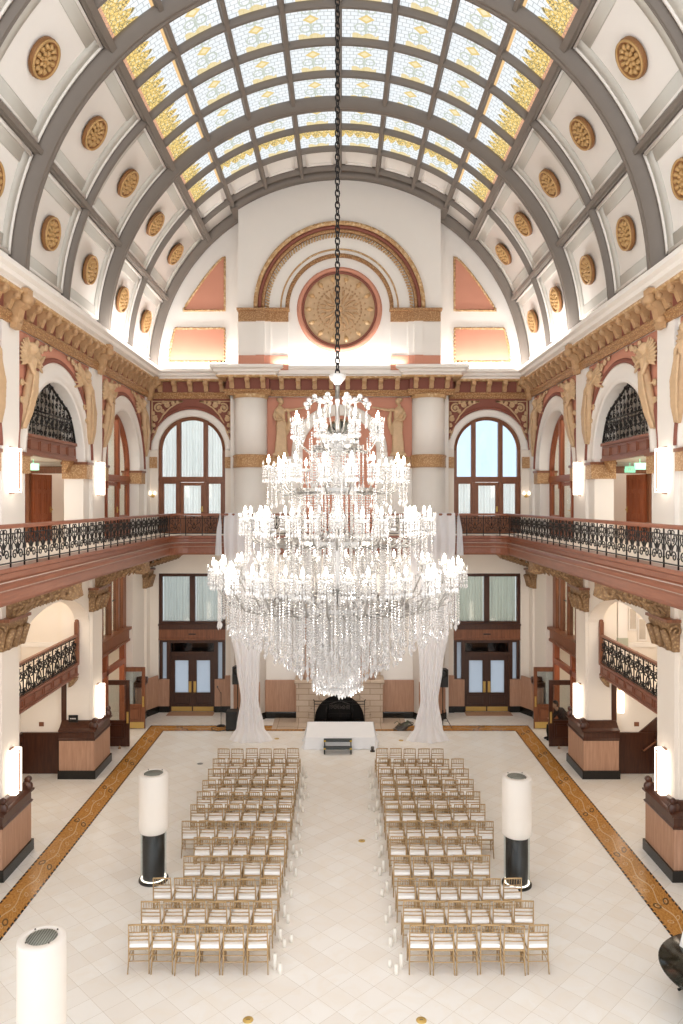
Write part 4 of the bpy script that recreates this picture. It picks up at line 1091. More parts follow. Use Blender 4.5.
# stair rail and sconce seen under the right landing
f = thing('wall_sconce', 'tall glowing sconce on the cream wall under the right landing balcony', 'sconce', (9.02, 23.75, 1.95))
MB().bbox(-.09, .09, -.12, -.02, 0, .72, .015).build('shade', 'sconce_glow', f); MB().box(-.05, .05, -.04, 0, -.03, .76).build('bracket', 'brass', f)
q = MB().prism([(9.6, 1.31), (10.19, 1.31), (10.19, 1.8)], lambda a, b, d: (a, d, b), 23.69, 23.76); struct('trim_wainscot', q, 'mahogany_dark', 'wainscot rising with the stair under the right landing')
q = MB().tube([(9.72, 23.69, .76), (9.72, 23.58, .78), (10.12, 23.58, 1.08), (10.12, 23.69, 1.1)], .028, 8)
o = q.build('stair_handrail', 'mahogany'); tag(o, 'brown handrail rising along the dark wainscot under the right landing', 'handrail')
# pictures and a boxed pier on the right landing
for i, (x, z) in enumerate(((9.42, 4.95), (9.72, 4.62))):
    e = thing('wall_picture', '%s framed pale picture on the end wall of the right landing' % ('upper', 'lower')[i], 'picture', (x, 23.74, z), group='landing pictures')
    q = MB(); rect_frame(q, -.14, .14, -.36, .36, .035, -.04, 0); q.build('frame', 'white_plaster', e)
    MB().box(-.11, .11, -.02, 0, -.33, .33).build('sheet', 'picture_art', e)
q = MB().box(8.92, 9.22, 23.66, 23.76, 3.5, 6.78); o = struct('column_boxed', q, 'white_plaster', 'boxed white pier at the end of the right landing')
MB().box(8.90, 9.24, 23.64, 23.76, 4.05, 4.35).build('painted_base', 'sage_paint', o)
# exit signs
def exit_sign(x, y, z, label):
    e = thing('exit_sign', label, 'exit sign', (x, y, z), group='green exit signs')
    MB().bbox(-.17, .17, -.03, .03, -.1, .1, .01).tube([(0, 0, .1), (0, 0, .22)], .012, 6).build('housing', 'exit_green', e)
    q = MB()
    for x0, segs in ((-.105, ((0, .012, 0, .1), (.012, .045, 0, .012), (.012, .04, .044, .056), (.012, .045, .088, .1))), (.03, ((0, .012, 0, .1),)), (.065, ((.018, .03, 0, .088), (0, .048, .088, .1)))):
        for a, b, c, d in segs: q.box(x0+a, x0+b, -.034, -.028, -.05+c, -.05+d)
    for m_ in (-1, 1): q.prism([(-.022-m_*.018-.007+.0, -.05), (-.022-m_*.018+.007, -.05), (-.022+m_*.018+.007, .05), (-.022+m_*.018-.007, .05)], lambda a, b, d: (a, d, b), -.034, -.028)
    q.build('lettering', 'white_plaster', e)
exit_sign(-9.25, 22.4, 9.76, 'green exit sign hung over the open door of the left gallery')
exit_sign(8.95, 22.0, 9.76, 'upper of the two green exit signs over the right gallery door')
exit_sign(9.4, 23.66, 9.95, 'lower of the two green exit signs over the right gallery door') if False else exit_sign(9.3, 23.66, 9.74, 'lower of the two green exit signs over the right gallery door')
o = MB().bbox(-8.52, -8.22, 23.3, 23.33, 1.76, 1.99, .01).build('desk_sign', 'dark_panel'); tag(o, 'small black sign standing on the plinth cap of the far left pier', 'sign')
q = MB()
for i, (a, w_) in enumerate(((0, .02), (.04, .012), (.07, .025), (.11, .02), (.145, .02))): q.box(-8.46+a, -8.46+a+w_, 23.295, 23.3, 1.86, 1.895)
q.build('marks', 'cushion', o)
# ================================================================== END-WALL ORNAMENT
def fused(mb, voxel, name, mat, parent=None, loc=None):
    "one continuous skin over overlapping volumes"
    o = mb.build('fuse', mat); md = o.modifiers.new('fuse', 'REMESH'); md.mode = 'VOXEL'; md.voxel_size = voxel; md.use_smooth_shade = True
    dg = bpy.context.evaluated_depsgraph_get(); me = bpy.data.meshes.new_from_object(o.evaluated_get(dg)); me.name = name
    bpy.data.objects.remove(o, do_unlink=True)
    n = bpy.data.objects.new(name, me); C.objects.link(n); n.parent = parent
    if loc: n.location = loc
    return n
for s in (-1, 1):
    xc = s*3.6
    e = thing('column_half', 'white half-round column with gilt band on the %s of the hearth' % SIDE[s], None, (xc, YM+.05, 0), 0, kind='structure')
    MB().lathe([(.66, 0), (.66, 10.08)], n=40).build('lower_shaft', 'white_plaster', e)
    MB().lathe([(.66, 10.08), (.72, 10.1), (.70, 10.16), (.70, 10.48), (.73, 10.52), (.72, 10.57), (.66, 10.6)], n=40).build('band', 'gilt_fine', e)
    MB().lathe([(.66, 10.58), (.66, 12.9)], n=40).build('upper_shaft', 'white_plaster', e)
    MB().lathe([(.66, 12.86), (.70, 12.88), (.70, 12.93), (.74, 13.0), (.2, 13.0)], n=40).build('capital', 'gilt_light', e)
    for x0, x1, yy in ((2.2, 3.0, YM+.25), (4.2, 4.74, YB)):
        a, b = sorted((s*x0, s*x1)); q = MB().box(a, b, yy-.08, yy+.02, 10.1, 10.56); struct('trim_band', q, 'gilt_fine', 'gilded band continuing from the half-column')
    # window surround
    fw = lambda a, d, r, s=s: (s*XW+r*cos(a), YB+d, 10.85+r*sin(a))
    q = MB().arc([(.02, 1.40), (-.04, 1.40), (-.06, 1.46), (-.06, 1.62), (-.04, 1.68), (.02, 1.68)], 0, pi, 40, fw); struct('trim_archivolt', q, 'white_plaster', 'white band around the %s end-wall window' % SIDE[s])
    q = MB().arc([(.02, 1.68), (-.09, 1.68), (-.1, 1.74), (-.05, 1.8), (.02, 1.8)], 0, pi, 40, fw); struct('trim_archivolt', q, 'rust', 'rust edge around the %s end-wall window' % SIDE[s])
    for t in (-1, 1):
        ed = 1.74
        pl = [(s*XW+t*ed, 10.85)]+[(s*XW+t*min(ed, 1.7*cos(RAD(x))), 10.85+1.7*sin(RAD(x))) for x in range(6, 91, 7)]+[(s*XW, 12.97), (s*XW+t*ed, 12.97)]
        struct('trim_spandrel', MB().prism(pl, lambda a, b, d: (a, YB+d, b), -.025, .02), 'rust', 'rust-brown field over the end-wall window')
        o = thing('gilt_spandrel', 'gilded scrollwork in the %s upper corner of the %s end-wall window' % (SIDE[t], SIDE[s]), 'wall ornament', (s*XW+t*1.62, YB-.03, 12.86), group='gilt corners over the end-wall windows')
        q = MB(); pl = [(0, 0), (-t*1.28, 0), (-t*1.0, -.1), (-t*.72, -.28), (-t*.45, -.58), (-t*.25, -.95), (-t*.14, -1.3), (0, -1.6)]
        q.tube([(a, -.03, b) for a, b in pl], .035, 6, closed=True)
        for cx, cz, r in ((.28, -.28, .2), (.64, -.15, .12), (.14, -.72, .12), (.88, -.08, .07), (.08, -1.0, .07), (.06, -1.25, .05), (1.06, -.05, .045), (.45, -.42, .07), (.06, -.5, .06), (.47, -.05, .05)):
            q.tube([(-t*a, -.05, b) for a, b in spiral(cx, cz, r, 1.6, 1, 1)], .042, 6); q.ball((-t*cx, -.05, cz), (.06, .05, .06), 6, 4)
        q.build('scroll_pattern', 'gilt_plain', o)
        a = s*XW+t*1.62; q = MB().box(a-.2, a+.2, YB-.1, YB+.02, 10.1, 10.56); struct('trim_impost', q, 'gilt_fine', 'gilded impost beside the end-wall window')
# niche between the columns
q = MB().box(-2.95, 2.95, YM+.22, YM+.27, 10.56, 12.97); struct('trim_field', q, 'terracotta', 'terracotta field behind the two gilded statues')
fn_ = lambda a, d, r: (r*cos(a), YM+.22+d, 10.72+r*sin(a))
q = MB().arc([(.03, 1.5), (-.1, 1.5), (-.12, 1.56), (-.12, 1.88), (-.08, 1.95), (.03, 1.95)], 0, pi, 44, fn_)
for s in (-1, 1): a, b = sorted((s*1.5, s*1.95)); q.box(a, b, YM+.12, YM+.25, FZ, 10.72)
struct('trim_archivolt', q, 'white_plaster', 'white arch in the middle of the end wall behind the chandelier')
q = MB().box(-1.5, 1.5, YM+.2, YM+.26, FZ, 10.72); q.prism([(1.5*cos(pi*i/24), 10.72+1.5*sin(pi*i/24)) for i in range(25)], lambda a, b, d: (a, YM+.2+d, b), 0, .06)
struct('trim_field', q, 'terracotta', 'terracotta back of the middle arch')
o = thing('round_grille', 'dark round metal tracery inside the middle arch behind the chandelier', 'grille', (.1, YM+.18, 11.35))
q = MB().lathe([(.62, -.06), (.62, 0), (.72, 0), (.72, -.06)], n=32, axis='y', cap=False); q.build('rim', 'gilt_bronze', o)
q = MB()
for i in range(8): t = 2*pi*i/8; q.tube([(0, -.03, 0), (.64*cos(t), -.03, .64*sin(t))], .03, 6)
q.lathe([(.0, -.08), (.2, -.08), (.22, 0), (0, 0)], n=20, axis='y').build('spokes', 'black_iron', o)
MB().lathe([(.01, -.02), (.64, -.02), (.64, 0), (.01, 0)], n=32, axis='y').build('plate', 'vent_metal', o)
# gilded relief figures holding out an arm
def statue(sd):
    "robed standing woman in relief, 2.3 m; arm stretched out to +x*sd"
    q = MB(); X = lambda x: sd*x
    prof = [(.26, 0), (.27, .06), (.22, .35), (.2, .75), (.23, 1.05), (.24, 1.2), (.18, 1.42), (.2, 1.6), (.22, 1.72), (.17, 1.86), (.07, 1.94), (.065, 2.02)]
    n = 18; vs = []
    for r, z in prof:
        sway = .05*sin(z*2.2)
        for j in range(n):
            t = 2*pi*j/n; f = 1+.10*sin(7*t)*(1 if z < 1.2 else .3); vs.append((X(sway)+r*f*cos(t), -.04+r*.62*f*sin(t), z))
    k = len(prof); q.add(vs, [(i*n+j, i*n+(j+1) % n, (i+1)*n+(j+1) % n, (i+1)*n+j) for i in range(k-1) for j in range(n)]+[tuple(range(n))[::-1], tuple((k-1)*n+j for j in range(n))], True)
    q.ball((X(.02), -.06, 2.14), (.105, .12, .145)); q.ball((X(-.04), -.03, 2.2), (.13, .12, .11)); q.ball((X(-.12), -.02, 2.22), (.07, .07, .07)); q.ball((X(.06), -.17, 2.13), .022, 6, 4)
    q.tube([(X(.18), -.04, 1.8), (X(.42), -.1, 1.78), (X(.7), -.12, 1.83), (X(.93), -.12, 1.88)], [.075, .06, .05, .038], 8)
    q.ball((X(.97), -.12, 1.89), (.055, .035, .04), 8, 5)
    for i in range(4): q.tube([(X(.99), -.12, 1.91-.017*i), (X(1.04), -.13, 1.915-.02*i), (X(1.075), -.125, 1.905-.024*i)], .012, 5)
    q.tube([(X(.97), -.14, 1.91), (X(1.0), -.16, 1.94)], .012, 5)
    q.tube([(X(-.18), -.04, 1.8), (X(-.27), -.1, 1.55), (X(-.2), -.2, 1.38), (X(-.02), -.22, 1.36)], [.075, .065, .05, .04], 8)
    q.ball((X(.02), -.23, 1.37), (.05, .035, .035), 8, 5)
    for i in range(9):
        x = -.18+.045*i; q.tube([(X(x*.75), -.16, 1.3), (X(x+.03), -.2, .8), (X(x*1.25), -.19, .06)], .025, 5)
    q.tube([(X(.3), -.06, 1.7), (X(.36), -.06, 1.45), (X(.34), -.05, 1.1), (X(.26), -.05, .8)], [.05, .1, .08, .04], 8)
    q.tube([(X(-.22), -.12, 1.75), (X(0), -.2, 1.55), (X(.2), -.16, 1.25), (X(.24), -.1, .9)], .04, 6)
    q.box(-.32, .32, -.25, .12, -.08, .03)
    return q
for s in (-1, 1):
    o = fused(statue(-s), .022, 'gilded_statue', 'gilt_plain', None, (s*2.38, YM+.12, 10.64))
    tag(o, 'gilded robed woman in relief %s of the middle arch, one arm stretched towards the chandelier' % ('left', 'right')[s > 0], 'statue', 'gilded statues')
# angels of the spandrels
def angel():
    "x from the pier inwards, z up, relief towards -y"
    q = MB()
    q.ball((.62, -.16, 2.2), (.11, .12, .14)); q.ball((.6, -.13, 2.25), (.125, .1, .11)); q.ball((.66, -.28, 2.19), .025, 6, 4)
    body = [(.6, -.1, 2.06), (.57, -.12, 1.9), (.52, -.14, 1.65), (.45, -.14, 1.38), (.34, -.13, 1.05), (.25, -.11, .7), (.17, -.08, .35), (.12, -.05, .1)]
    q.tube(body, [.06, .14, .11, .13, .13, .115, .10, .04], 12)
    for i in range(7):
        a = -.15+.05*i; q.tube([(.5+a*.6, -.28, 1.6), (.36+a, -.29, 1.05), (.22+a*.8, -.22, .5), (.13+a*.5, -.12, .12)], .034, 5)
    q.tube([(.7, -.14, 1.95), (.88, -.2, 1.86), (1.05, -.2, 1.98), (1.2, -.18, 2.08)], [.075, .06, .05, .035], 8); q.ball((1.24, -.18, 2.1), (.05, .035, .04), 6, 4)
    q.tube([(.45, -.14, 1.95), (.3, -.2, 1.75), (.36, -.25, 1.55), (.5, -.26, 1.5)], [.075, .065, .05, .04], 8)
    for i in range(9):      # wings: fans of long feathers
        t = RAD(92+i*15); l = .66-.02*i; r0 = (.5, 1.92)
        q.tube([(r0[0], -.07, r0[1]), (r0[0]+l*.5*cos(t), -.09, r0[1]+l*.5*sin(t)), (r0[0]+l*.9*cos(t)-.02, -.06, r0[1]+l*.82*sin(t))], [.045, .06, .025], 6)
    for i in range(8):
        t = RAD(66-i*13); l = .55+.04*i
        q.tube([(.7, -.07, 2.0), (.7+l*.5*cos(t), -.09, 2.0+l*.5*sin(t)), (.7+l*.95*cos(t), -.05, 2.0+l*.8*sin(t))], [.06, .075, .03], 6)
    for a, b, r in ((1.35, 2.3, .13), (1.62, 2.4, .1), (1.05, 2.4, .1), (.15, 1.25, .1), (.6, 1.2, .1), (.12, .82, .08), (.42, .8, .07), (1.95, 2.45, .07)): q.tube([(x, -.06, z) for x, z in spiral(a, b, r, 1.4, 0, 1)], .035, 5)
    return q
ang = fused(angel(), .021, 'angel_relief', 'gilt_plain'); first = True
BN = {0: 'nearest', 1: 'middle', 2: 'far'}
for s in (-1, 1):
    for bi in (0, 1, 2):
        yc = (14.585, 20.895, 27.2)[bi]
        for t in (-1, 1):
            if bi == 0 and t < 0: continue
            o = ang if first else ang.copy()
            if not first: C.objects.link(o)
            first = False; lim = 2.62 if not (bi == 2 and t > 0) else 2.85
            o.location = (s*(W+.08), yc+t*lim, 10.42)
            # local x -> towards the middle of the arch (-t along y); local -y -> towards the hall (-s along x)
            ax = Vector((0, -t, 0)); ay = Vector((s, 0, 0)); az = Vector((0, 0, 1))
            o.matrix_world = Matrix.Translation(o.location) @ Matrix((ax, ay, az)).transposed().to_4x4()
            tag(o, 'gilded angel relief on the %s wall at the %s shoulder of the %s gallery arch' % (SIDE[s], ('near', 'far')[t > 0], BN[bi]), 'relief', 'gilded angels between the gallery arches')

# ---- hearth
FY = 29.05
e = thing('fireplace', 'pale limestone fireplace with a round-arched opening in the middle of the end wall', 'fireplace', (0, FY, 0))
P = lambda a, b, d: (a, d, b)
opn = [(.98*cos(pi*i/20), .12+1.03*sin(pi*i/20)) for i in range(21)]
q = MB(); hwF = 1.70; T = 1.58
A = [(-a, b) for a, b in opn]
tp = [(-hwF+2*hwF*i/20, T) for i in range(21)]
for i in range(20): q.prism([A[i], A[i+1], tp[i+1], tp[i]], P, FY-.0, YM-.1)
q.prism([(-hwF, 0), (-.98, 0), (-.98, .12), (-hwF, T)], P, FY, YM-.1); q.prism([(.98, 0), (hwF, 0), (hwF, T), (.98, .12)], P, FY, YM-.1)
q.build('surround', 'limestone', e, local=False)
q = MB()
for i in range(15):
    a0, a1 = pi*i/15+.012, pi*(i+1)/15-.012
    q.prism([(.99*cos(a0), .12+1.03*sin(a0)), (1.27*cos(a0), .12+1.27*sin(a0)), (1.27*cos(a1), .12+1.27*sin(a1)), (.99*cos(a1), .12+1.03*sin(a1))], P, FY-.05, FY+.1)
q.build('arch_stones', 'limestone', e, local=False)
MB().bbox(-1.76, 1.76, FY-.14, YM-.1, 1.58, 1.72, .03).box(-1.72, 1.72, FY-.06, YM-.1, 1.52, 1.6).build('mantel_shelf', 'limestone', e, local=False)
q = MB().box(-1.62, 1.62, FY+.15, YM-.08, 1.72, 4.5)
q.build('overmantel', 'limestone', e, local=False)
for s in (-1, 1):
    q = MB(); q.lathe([(.14, 1.72), (.14, 1.85), (.1, 1.9), (.1, 4.1), (.15, 4.2), (.15, 4.35)], (s*1.28, FY+.12, 0), 16); q.build('overmantel_column', 'overmantel', e, local=False)
    q = MB(); q.lathe([(.13, 1.72), (.13, 1.85), (.09, 1.9), (.09, 4.1), (.14, 4.2), (.14, 4.35)], (s*.85, FY+.12, 0), 16); q.build('overmantel_column', 'overmantel', e, local=False)
MB().bbox(-1.75, 1.75, FY-.02, YM-.08, 4.35, 4.6, .04).build('overmantel_cornice', 'limestone', e, local=False)
q = MB(); q.prism([(-.99, .0)]+[(-a, b) for a, b in opn]+[(.99, 0)], P, FY+.6, FY+.66); q.box(-.99, .99, FY+.02, FY+.62, .005, .03)
q.build('firebox', 'hearth_dark', e, local=False)
o = thing('fire_grate', 'black iron fire grate with ornate back inside the fireplace', 'grate', (0, FY+.4, .03))
q = MB()
for i in range(13): q.tube([(-.42+.07*i, -.1, 0), (-.42+.07*i, -.12, .28)], .012, 5)
for z in (.06, .28): q.tube([(-.45, -.1, z), (.45, -.1, z)], .016, 5)
for s in (-1, 1): q.lathe([(.03, 0), (.03, .4), (.05, .42), (.03, .5)], (s*.5, -.12, 0), 8)
q.build('basket', 'black_iron', o)
q = MB()
for i in range(5): q.tube([(x, .05, z) for x, z in spiral(-.32+.16*i, .5, .09, 1.5, i, 1)], .014, 5)
q.tube([(-.4, .05, .4), (-.4, .05, .62), (0, .05, .75), (.4, .05, .62), (.4, .05, .4)], .016, 5); q.build('back_plate', 'dark_steel', o)
o = thing('fire_screen', 'black iron fire screen standing in front of the fireplace opening', 'fire screen', (0, FY-.22, 0))
q = MB()
for x in (-.98, -.5, 0, .5, .98): q.tube([(x, 0, 0), (x, 0, .96)], .014, 6)
for z in (.04, .93, .82): q.tube([(-.98, 0, z), (.98, 0, z)], .013, 6)
for s in (-1, 1): q.tube([(s*.98, -.15, .01), (s*.98, .15, .01)], .014, 6); q.tube([(s*.98, 0, .96), (s*1.02, 0, 1.0)], .02, 6)
q.build('frame', 'black_iron', o)
q = MB().box(-2.6, 2.6, FY-.75, YM-.1, 0, .02); struct('trim_hearth', q, 'limestone', 'pale stone hearth slab')
# ================================================================== CHANDELIER
CX, CY_ = 0.0, 14.6
ch = thing('chandelier', 'huge tiered crystal chandelier with rings of candle bulbs, hung over the hall on a chain', 'chandelier', (CX, CY_, 4.95))
def CB(q, name, mat, par=ch): 
    q.map(lambda x, y, z: (x, y, z-4.95)); return q.build(name, mat, par)
q = MB(); z = 11.05
i = 0
while z < ZC+RV-.15:
    r_, l_ = .04, .08; pts = []
    for k in range(10):
        t = 2*pi*k/10; a = r_*cos(t); b = l_*sin(t); pts.append((a, a*.35, z+l_+b) if i % 2 else (a*.5, a, z+l_+b))
    q.tube(pts, .015, 5, closed=True); z += .118; i += 1
CB(q, 'chain', 'black_iron')
CB(MB().lathe([(.045, 9.6), (.045, 11.05)], n=12), 'stem', 'steel')
CB(MB().lathe([(.02, 11.0), (.06, 11.02), (.15, 11.12), (.17, 11.2), (.05, 11.24), (.02, 11.24)], n=20), 'canopy_cup', 'crystal')
CB(MB().lathe([(.03, 9.6), (.1, 9.63), (.24, 9.8), (.33, 9.97), (.3, 10.02), (.05, 10.03)], n=24), 'crystal_bowl', 'crystal')
CB(MB().lathe([(.09, 6.6), (.13, 6.8), (.07, 7.2), (.16, 7.5), (.06, 8.0), (.18, 8.3), (.06, 8.8), (.14, 9.2), (.05, 9.6)], n=16), 'centre_column', 'crystal')
TIERS = [(.85, 10.2, 8, .10, .45), (1.36, 9.36, 16, .11, .8), (1.86, 8.36, 26, .11, 1.15), (2.42, 7.36, 40, .11, 1.35)]
TN = ['top', 'second', 'third', 'lowest']
def cup_mesh():
    q = MB(); q.lathe([(.02, -.03), (.075, -.02), (.12, .02), (.125, .04), (.02, .03)], n=12)
    for k in range(12):
        t = 2*pi*k/12
        for j in range(4): q.octa((.105*cos(t), .105*sin(t), .0-.052*j), .017, .03)
        q.octa((.105*cos(t), .105*sin(t), -.25), .024, .05)
        if k % 2: q.octa((.12*cos(t), .12*sin(t), .09), .016, .05)
    return q
cupm = cup_mesh(); tubem = MB().lathe([(.02, .03), (.02, .10), (.014, .11)], n=8)
bulbm = MB().lathe([(.012, .1), (.026, .13), (.03, .16), (.02, .21), (.004, .26)], n=10)
cups = []
for ti, (R, z, n, r_, rin) in enumerate(TIERS):
    zr = z-.62 if ti == 3 else z-.42
    q = MB(); q.lathe([(rin-.03, zr-.03), (rin+.03, zr-.03), (rin+.03, zr+.03), (rin-.03, zr+.03), (rin-.03, zr-.03)], n=48, cap=False, smooth=False)
    q.lathe([(rin*.82-.02, zr-.09), (rin*.82+.02, zr-.09), (rin*.82+.02, zr-.04), (rin*.82-.02, zr-.04), (rin*.82-.02, zr-.09)], n=48, cap=False, smooth=False)
    CB(q, 'ring_frame', 'steel')
    q = MB()
    for k in range(n):
        t = 2*pi*(k+.5)/n; c, s_ = cos(t), sin(t); rr = R-(.16 if (k % 2 and n > 8) else 0)
        q.tube([(rin*.8*c, rin*.8*s_, zr-.05), ((rin*.6+rr*.4)*c, (rin*.6+rr*.4)*s_, zr-.1), ((rin*.25+rr*.75)*c, (rin*.25+rr*.75)*s_, zr+.02), (rr*c, rr*s_, z-.2), (rr*c, rr*s_, z-.02)], .018, 6)
        o = inst('cup', cupm, 'candle_cup', 'crystal', ch, (rr*c, rr*s_, z-4.95), t)
        inst('ctube', tubem, 'candle_tube', 'wax', o, (0, 0, 0)); inst('bulb', bulbm, 'bulb', 'bulb_glow', o, (0, 0, 0))
        cups.append((rr, t, z))
    for k in range(max(8, n//2)):
        t = 2*pi*k/max(8, n//2); q.tube([(.07*cos(t), .07*sin(t), zr+.25), (rin*.4*cos(t), rin*.4*sin(t), zr+.02), (rin*cos(t), rin*sin(t), zr)], .014, 5)
    CB(q, 'arms', 'steel')
# curling top arms with pendants
q = MB(); qc = MB()
for k in range(8):
    t = 2*pi*(k+.5)/8
    P_ = lambda r, z: (r*cos(t), r*sin(t), z)
    q.tube([P_(.06, 10.0), P_(.3, 10.15), P_(.42, 10.45), P_(.38, 10.66), P_(.48, 10.72), P_(.58, 10.68), P_(.62, 10.58)], .018, 6)
    for rr, zz in ((.38, 10.7), (.48, 10.76), (.6, 10.68), (.66, 10.6)): qc.ball(P_(rr, zz), .05, 8, 5)
    for j in range(4): qc.octa(P_(.62, 10.5-.05*j), .018, .028)
    qc.octa(P_(.62, 10.24), .035, .09)
CB(q, 'top_arms', 'steel'); CB(qc, 'top_pendants', 'crystal')
# strands: (count, radius, top, bottom, drop?)
ST = [(44, 2.30, 7.1, 6.33), (40, 2.05, 6.95, 6.12), (36, 1.78, 6.85, 5.98), (36, 1.48, 6.75, 5.8), (34, 1.2, 6.72, 5.62), (30, .98, 6.72, 5.5), (30, .78, 6.72, 5.33), (26, .46, 6.72, 5.03), (26, .36, 6.72, 4.97),
      (26, 1.8, 8.2, 7.62), (34, 1.35, 7.95, 6.85), (30, 1.0, 7.95, 6.78), (24, .62, 8.0, 6.75), (16, 1.32, 9.2, 8.62), (24, .85, 8.95, 8.0), (20, .5, 8.95, 7.95), (8, .85, 10.0, 9.5), (18, .48, 9.8, 8.95), (12, .28, 9.7, 8.9)]
strands = []
rnd = random.Random(3)
for n, r, z1, z0 in ST:
    n = int(n*1.7)
    for k in range(n):
        t = 2*pi*(k+rnd.uniform(.3, .7))/n; rr = r+rnd.uniform(-.07, .07)
        strands.append((rr*cos(t), rr*sin(t), z1, z0+rnd.uniform(-.05, .06)))
def strand(q, x, y, z1, z0):
    z = z1
    while z > z0+.1: q.octa((x, y, z), .021, .026); z -= .05
    q.octa((x, y, z0+.04), .034, .07)
strands.sort(key=lambda a: a[1]-.6*(7-a[3])*0)
near = strands[:100]; rest = strands[100:]
for a in near: q = MB(); strand(q, *a); CB(q, 'crystal_strand', 'crystal')
q = MB()
for a in rest: strand(q, *a)
o = CB(q, 'crystal_strands', 'crystal'); o['kind'] = 'stuff'
q = MB()
for zz, rr in ((5.03, .33), (5.1, .42), (5.2, .44)):
    for k in range(36): t = 2*pi*k/36; q.octa((rr*cos(t), rr*sin(t), zz), .035, .06)
CB(q, 'bottom_basket', 'crystal')
for z_, r_, n_, pw in ((10.75, .0, 1, 35), (9.7, 1.75, 4, 26), (8.7, 2.35, 4, 34), (7.75, 2.95, 4, 38), (4.7, 0, 1, 30)):
    for k in range(n_):
        l = bpy.data.lights.new('chandelier_light', 'POINT'); l.energy = pw; l.shadow_soft_size = .2; l.color = (1, .94, .86)
        lo = bpy.data.objects.new('chandelier_light', l); C.objects.link(lo); t = pi/4+2*pi*k/n_; lo.location = (CX+r_*cos(t), CY_+r_*sin(t), z_)

# ================================================================== CHAIRS
def make_chair():
    e = thing('chiavari_chair', '', 'chair', (0, 0, 0), group='gilt ballroom chairs set out for the ceremony')
    hw = .185; r = .0135
    def P_(q, pts, rr=r, n=7): q.tube(pts, rr, n)
    for s in (-1, 1):
        q = MB(); P_(q, [(s*(hw+.01), -.235, 0), (s*hw, -.19, .3), (s*hw, -.185, .46), (s*hw, -.2, .66), (s*(hw-.01), -.235, .92)], [.011, .014, .015, .014, .011]); q.build('leg', 'chair_gold', e)
        q = MB(); P_(q, [(s*(hw+.012), .19, 0), (s*(hw+.008), .185, .25), (s*(hw+.005), .18, .44)], [.011, .014, .016]); q.build('leg', 'chair_gold', e)
    MB().tube([(-hw, -.235, .905), (-.07, -.25, .918), (.07, -.25, .918), (hw, -.235, .905)], .016, 8).build('top_rail', 'chair_gold', e)
    for z, y in ((.76, -.213), (.685, -.203), (.61, -.197)):
        MB().tube([(-hw, y, z), (0, y-.008, z), (hw, y, z)], .011, 6).build('back_rail', 'chair_gold', e)
    q = MB()
    for i in range(6):
        x = -hw+2*hw*(i+1)/7; q.tube([(x, -.22, .76), (x, -.245, .912)], .007, 5)
    q.build('spindle', 'chair_gold', e)
    q = MB()
    for z in (.2, .3):
        for s in (-1, 1): q.tube([(s*hw, -.2, z), (s*(hw+.008), .185, z)], .009, 6)
    for y in (-.2, .187): q.tube([(-hw, y, .34), (hw, y, .34)], .009, 6)
    q.tube([(-hw, -.2, .22), (hw, -.2, .22)], .009, 6)
    q.build('stretcher', 'chair_gold', e)
    MB().bbox(-.2, .2, -.2, .21, .42, .455, .012).build('seat', 'chair_gold', e)
    q = MB(); bm = bmesh.new(); bmesh.ops.create_cube(bm, size=1)
    for v in bm.verts: v.co = Vector((v.co.x*.39, v.co.y*.4+.005, v.co.z*.075+.49))
    bmesh.ops.bevel(bm, geom=list(bm.edges), offset=.028, segments=3, affect='EDGES', profile=.5); bm.verts.index_update()
    q.add([v.co[:] for v in bm.verts], [[v.index for v in f.verts] for f in bm.faces], True); bm.free(); q.build('cushion', 'cushion', e)
    return e
chair = make_chair()
ROWY = [13.84, 14.66, 15.53, 16.53, 17.43, 18.3, 19.27, 20.1, 20.97, 21.82, 22.66, 23.6]
CNT = {-1: [6, 6, 6, 5, 5, 6, 6, 6, 6, 6, 6, 6], 1: [6, 6, 6, 5, 5, 6, 6, 6, 6, 6, 6, 5]}
# distance of the aisle-side edge of each row from the middle
EDGEX = {-1: [1.27, 1.25, 1.24, 1.25, 1.22, 1.24, 1.22, 1.22, 1.23, 1.24, 1.24, 1.24], 1: [1.31, 1.27, 1.22, 1.21, 1.20, 1.21, 1.20, 1.22, 1.20, 1.22, 1.20, 1.15]}
rnd = random.Random(11); used = False
PL = ['on the aisle']+[w_+' from aisle' for w_ in ORD[1:6]]
chairs = []
for s in (-1, 1):
    for ri, y in enumerate(ROWY):
        for k in range(CNT[s][ri]):
            o = chair if not used else copy_tree(chair); used = True
            o.location = (s*(EDGEX[s][ri]+.205+k*.438)+rnd.uniform(-.009, .009), y+rnd.uniform(-.03, .03)+.0, 0)
            o.rotation_euler = (0, 0, RAD(rnd.uniform(-2.5, 2.5)))
            o['label'] = 'gilt chair, white cushion, %s row from stage, %s block, %s' % (ORD[11-ri], SIDE[s], PL[k])
# pillar candles along the aisle
def make_candle():
    o = MB().lathe([(.0, 0), (.036, 0), (.038, .01), (.038, .985), (.03, 1.0), (.008, .985)], n=14).build('pillar_candle', 'wax')
    MB().tube([(0, 0, .98), (.002, 0, 1.05)], .003, 5).build('wick', 'wick', o); return o
cd0 = make_candle(); used = False
NM = {2: ['taller', 'shorter'], 3: ['tallest', 'middle', 'shortest']}
for s in (-1, 1):
    for ri, y in enumerate(ROWY):
        n = 3 if (ri in (1, 5, 9) if s < 0 else ri in (0, 4, 8)) else 2
        for k in range(n):
            o = cd0 if not used else copy_tree(cd0); used = True
            h = (.27, .18, .14)[k]*rnd.uniform(.9, 1.1)
            o.location = (s*(EDGEX[s][ri]-.1-.105*k-rnd.uniform(0, .03)), y-.12+(.1, -.08, .12)[k]+rnd.uniform(-.03, .03), 0); o.scale = (1, 1, h)
            tag(o, '%s white pillar candle at %s side of aisle, %s row from stage' % (NM[n][k], SIDE[s], ORD[11-ri]), 'candle', 'pillar candles along the aisle')

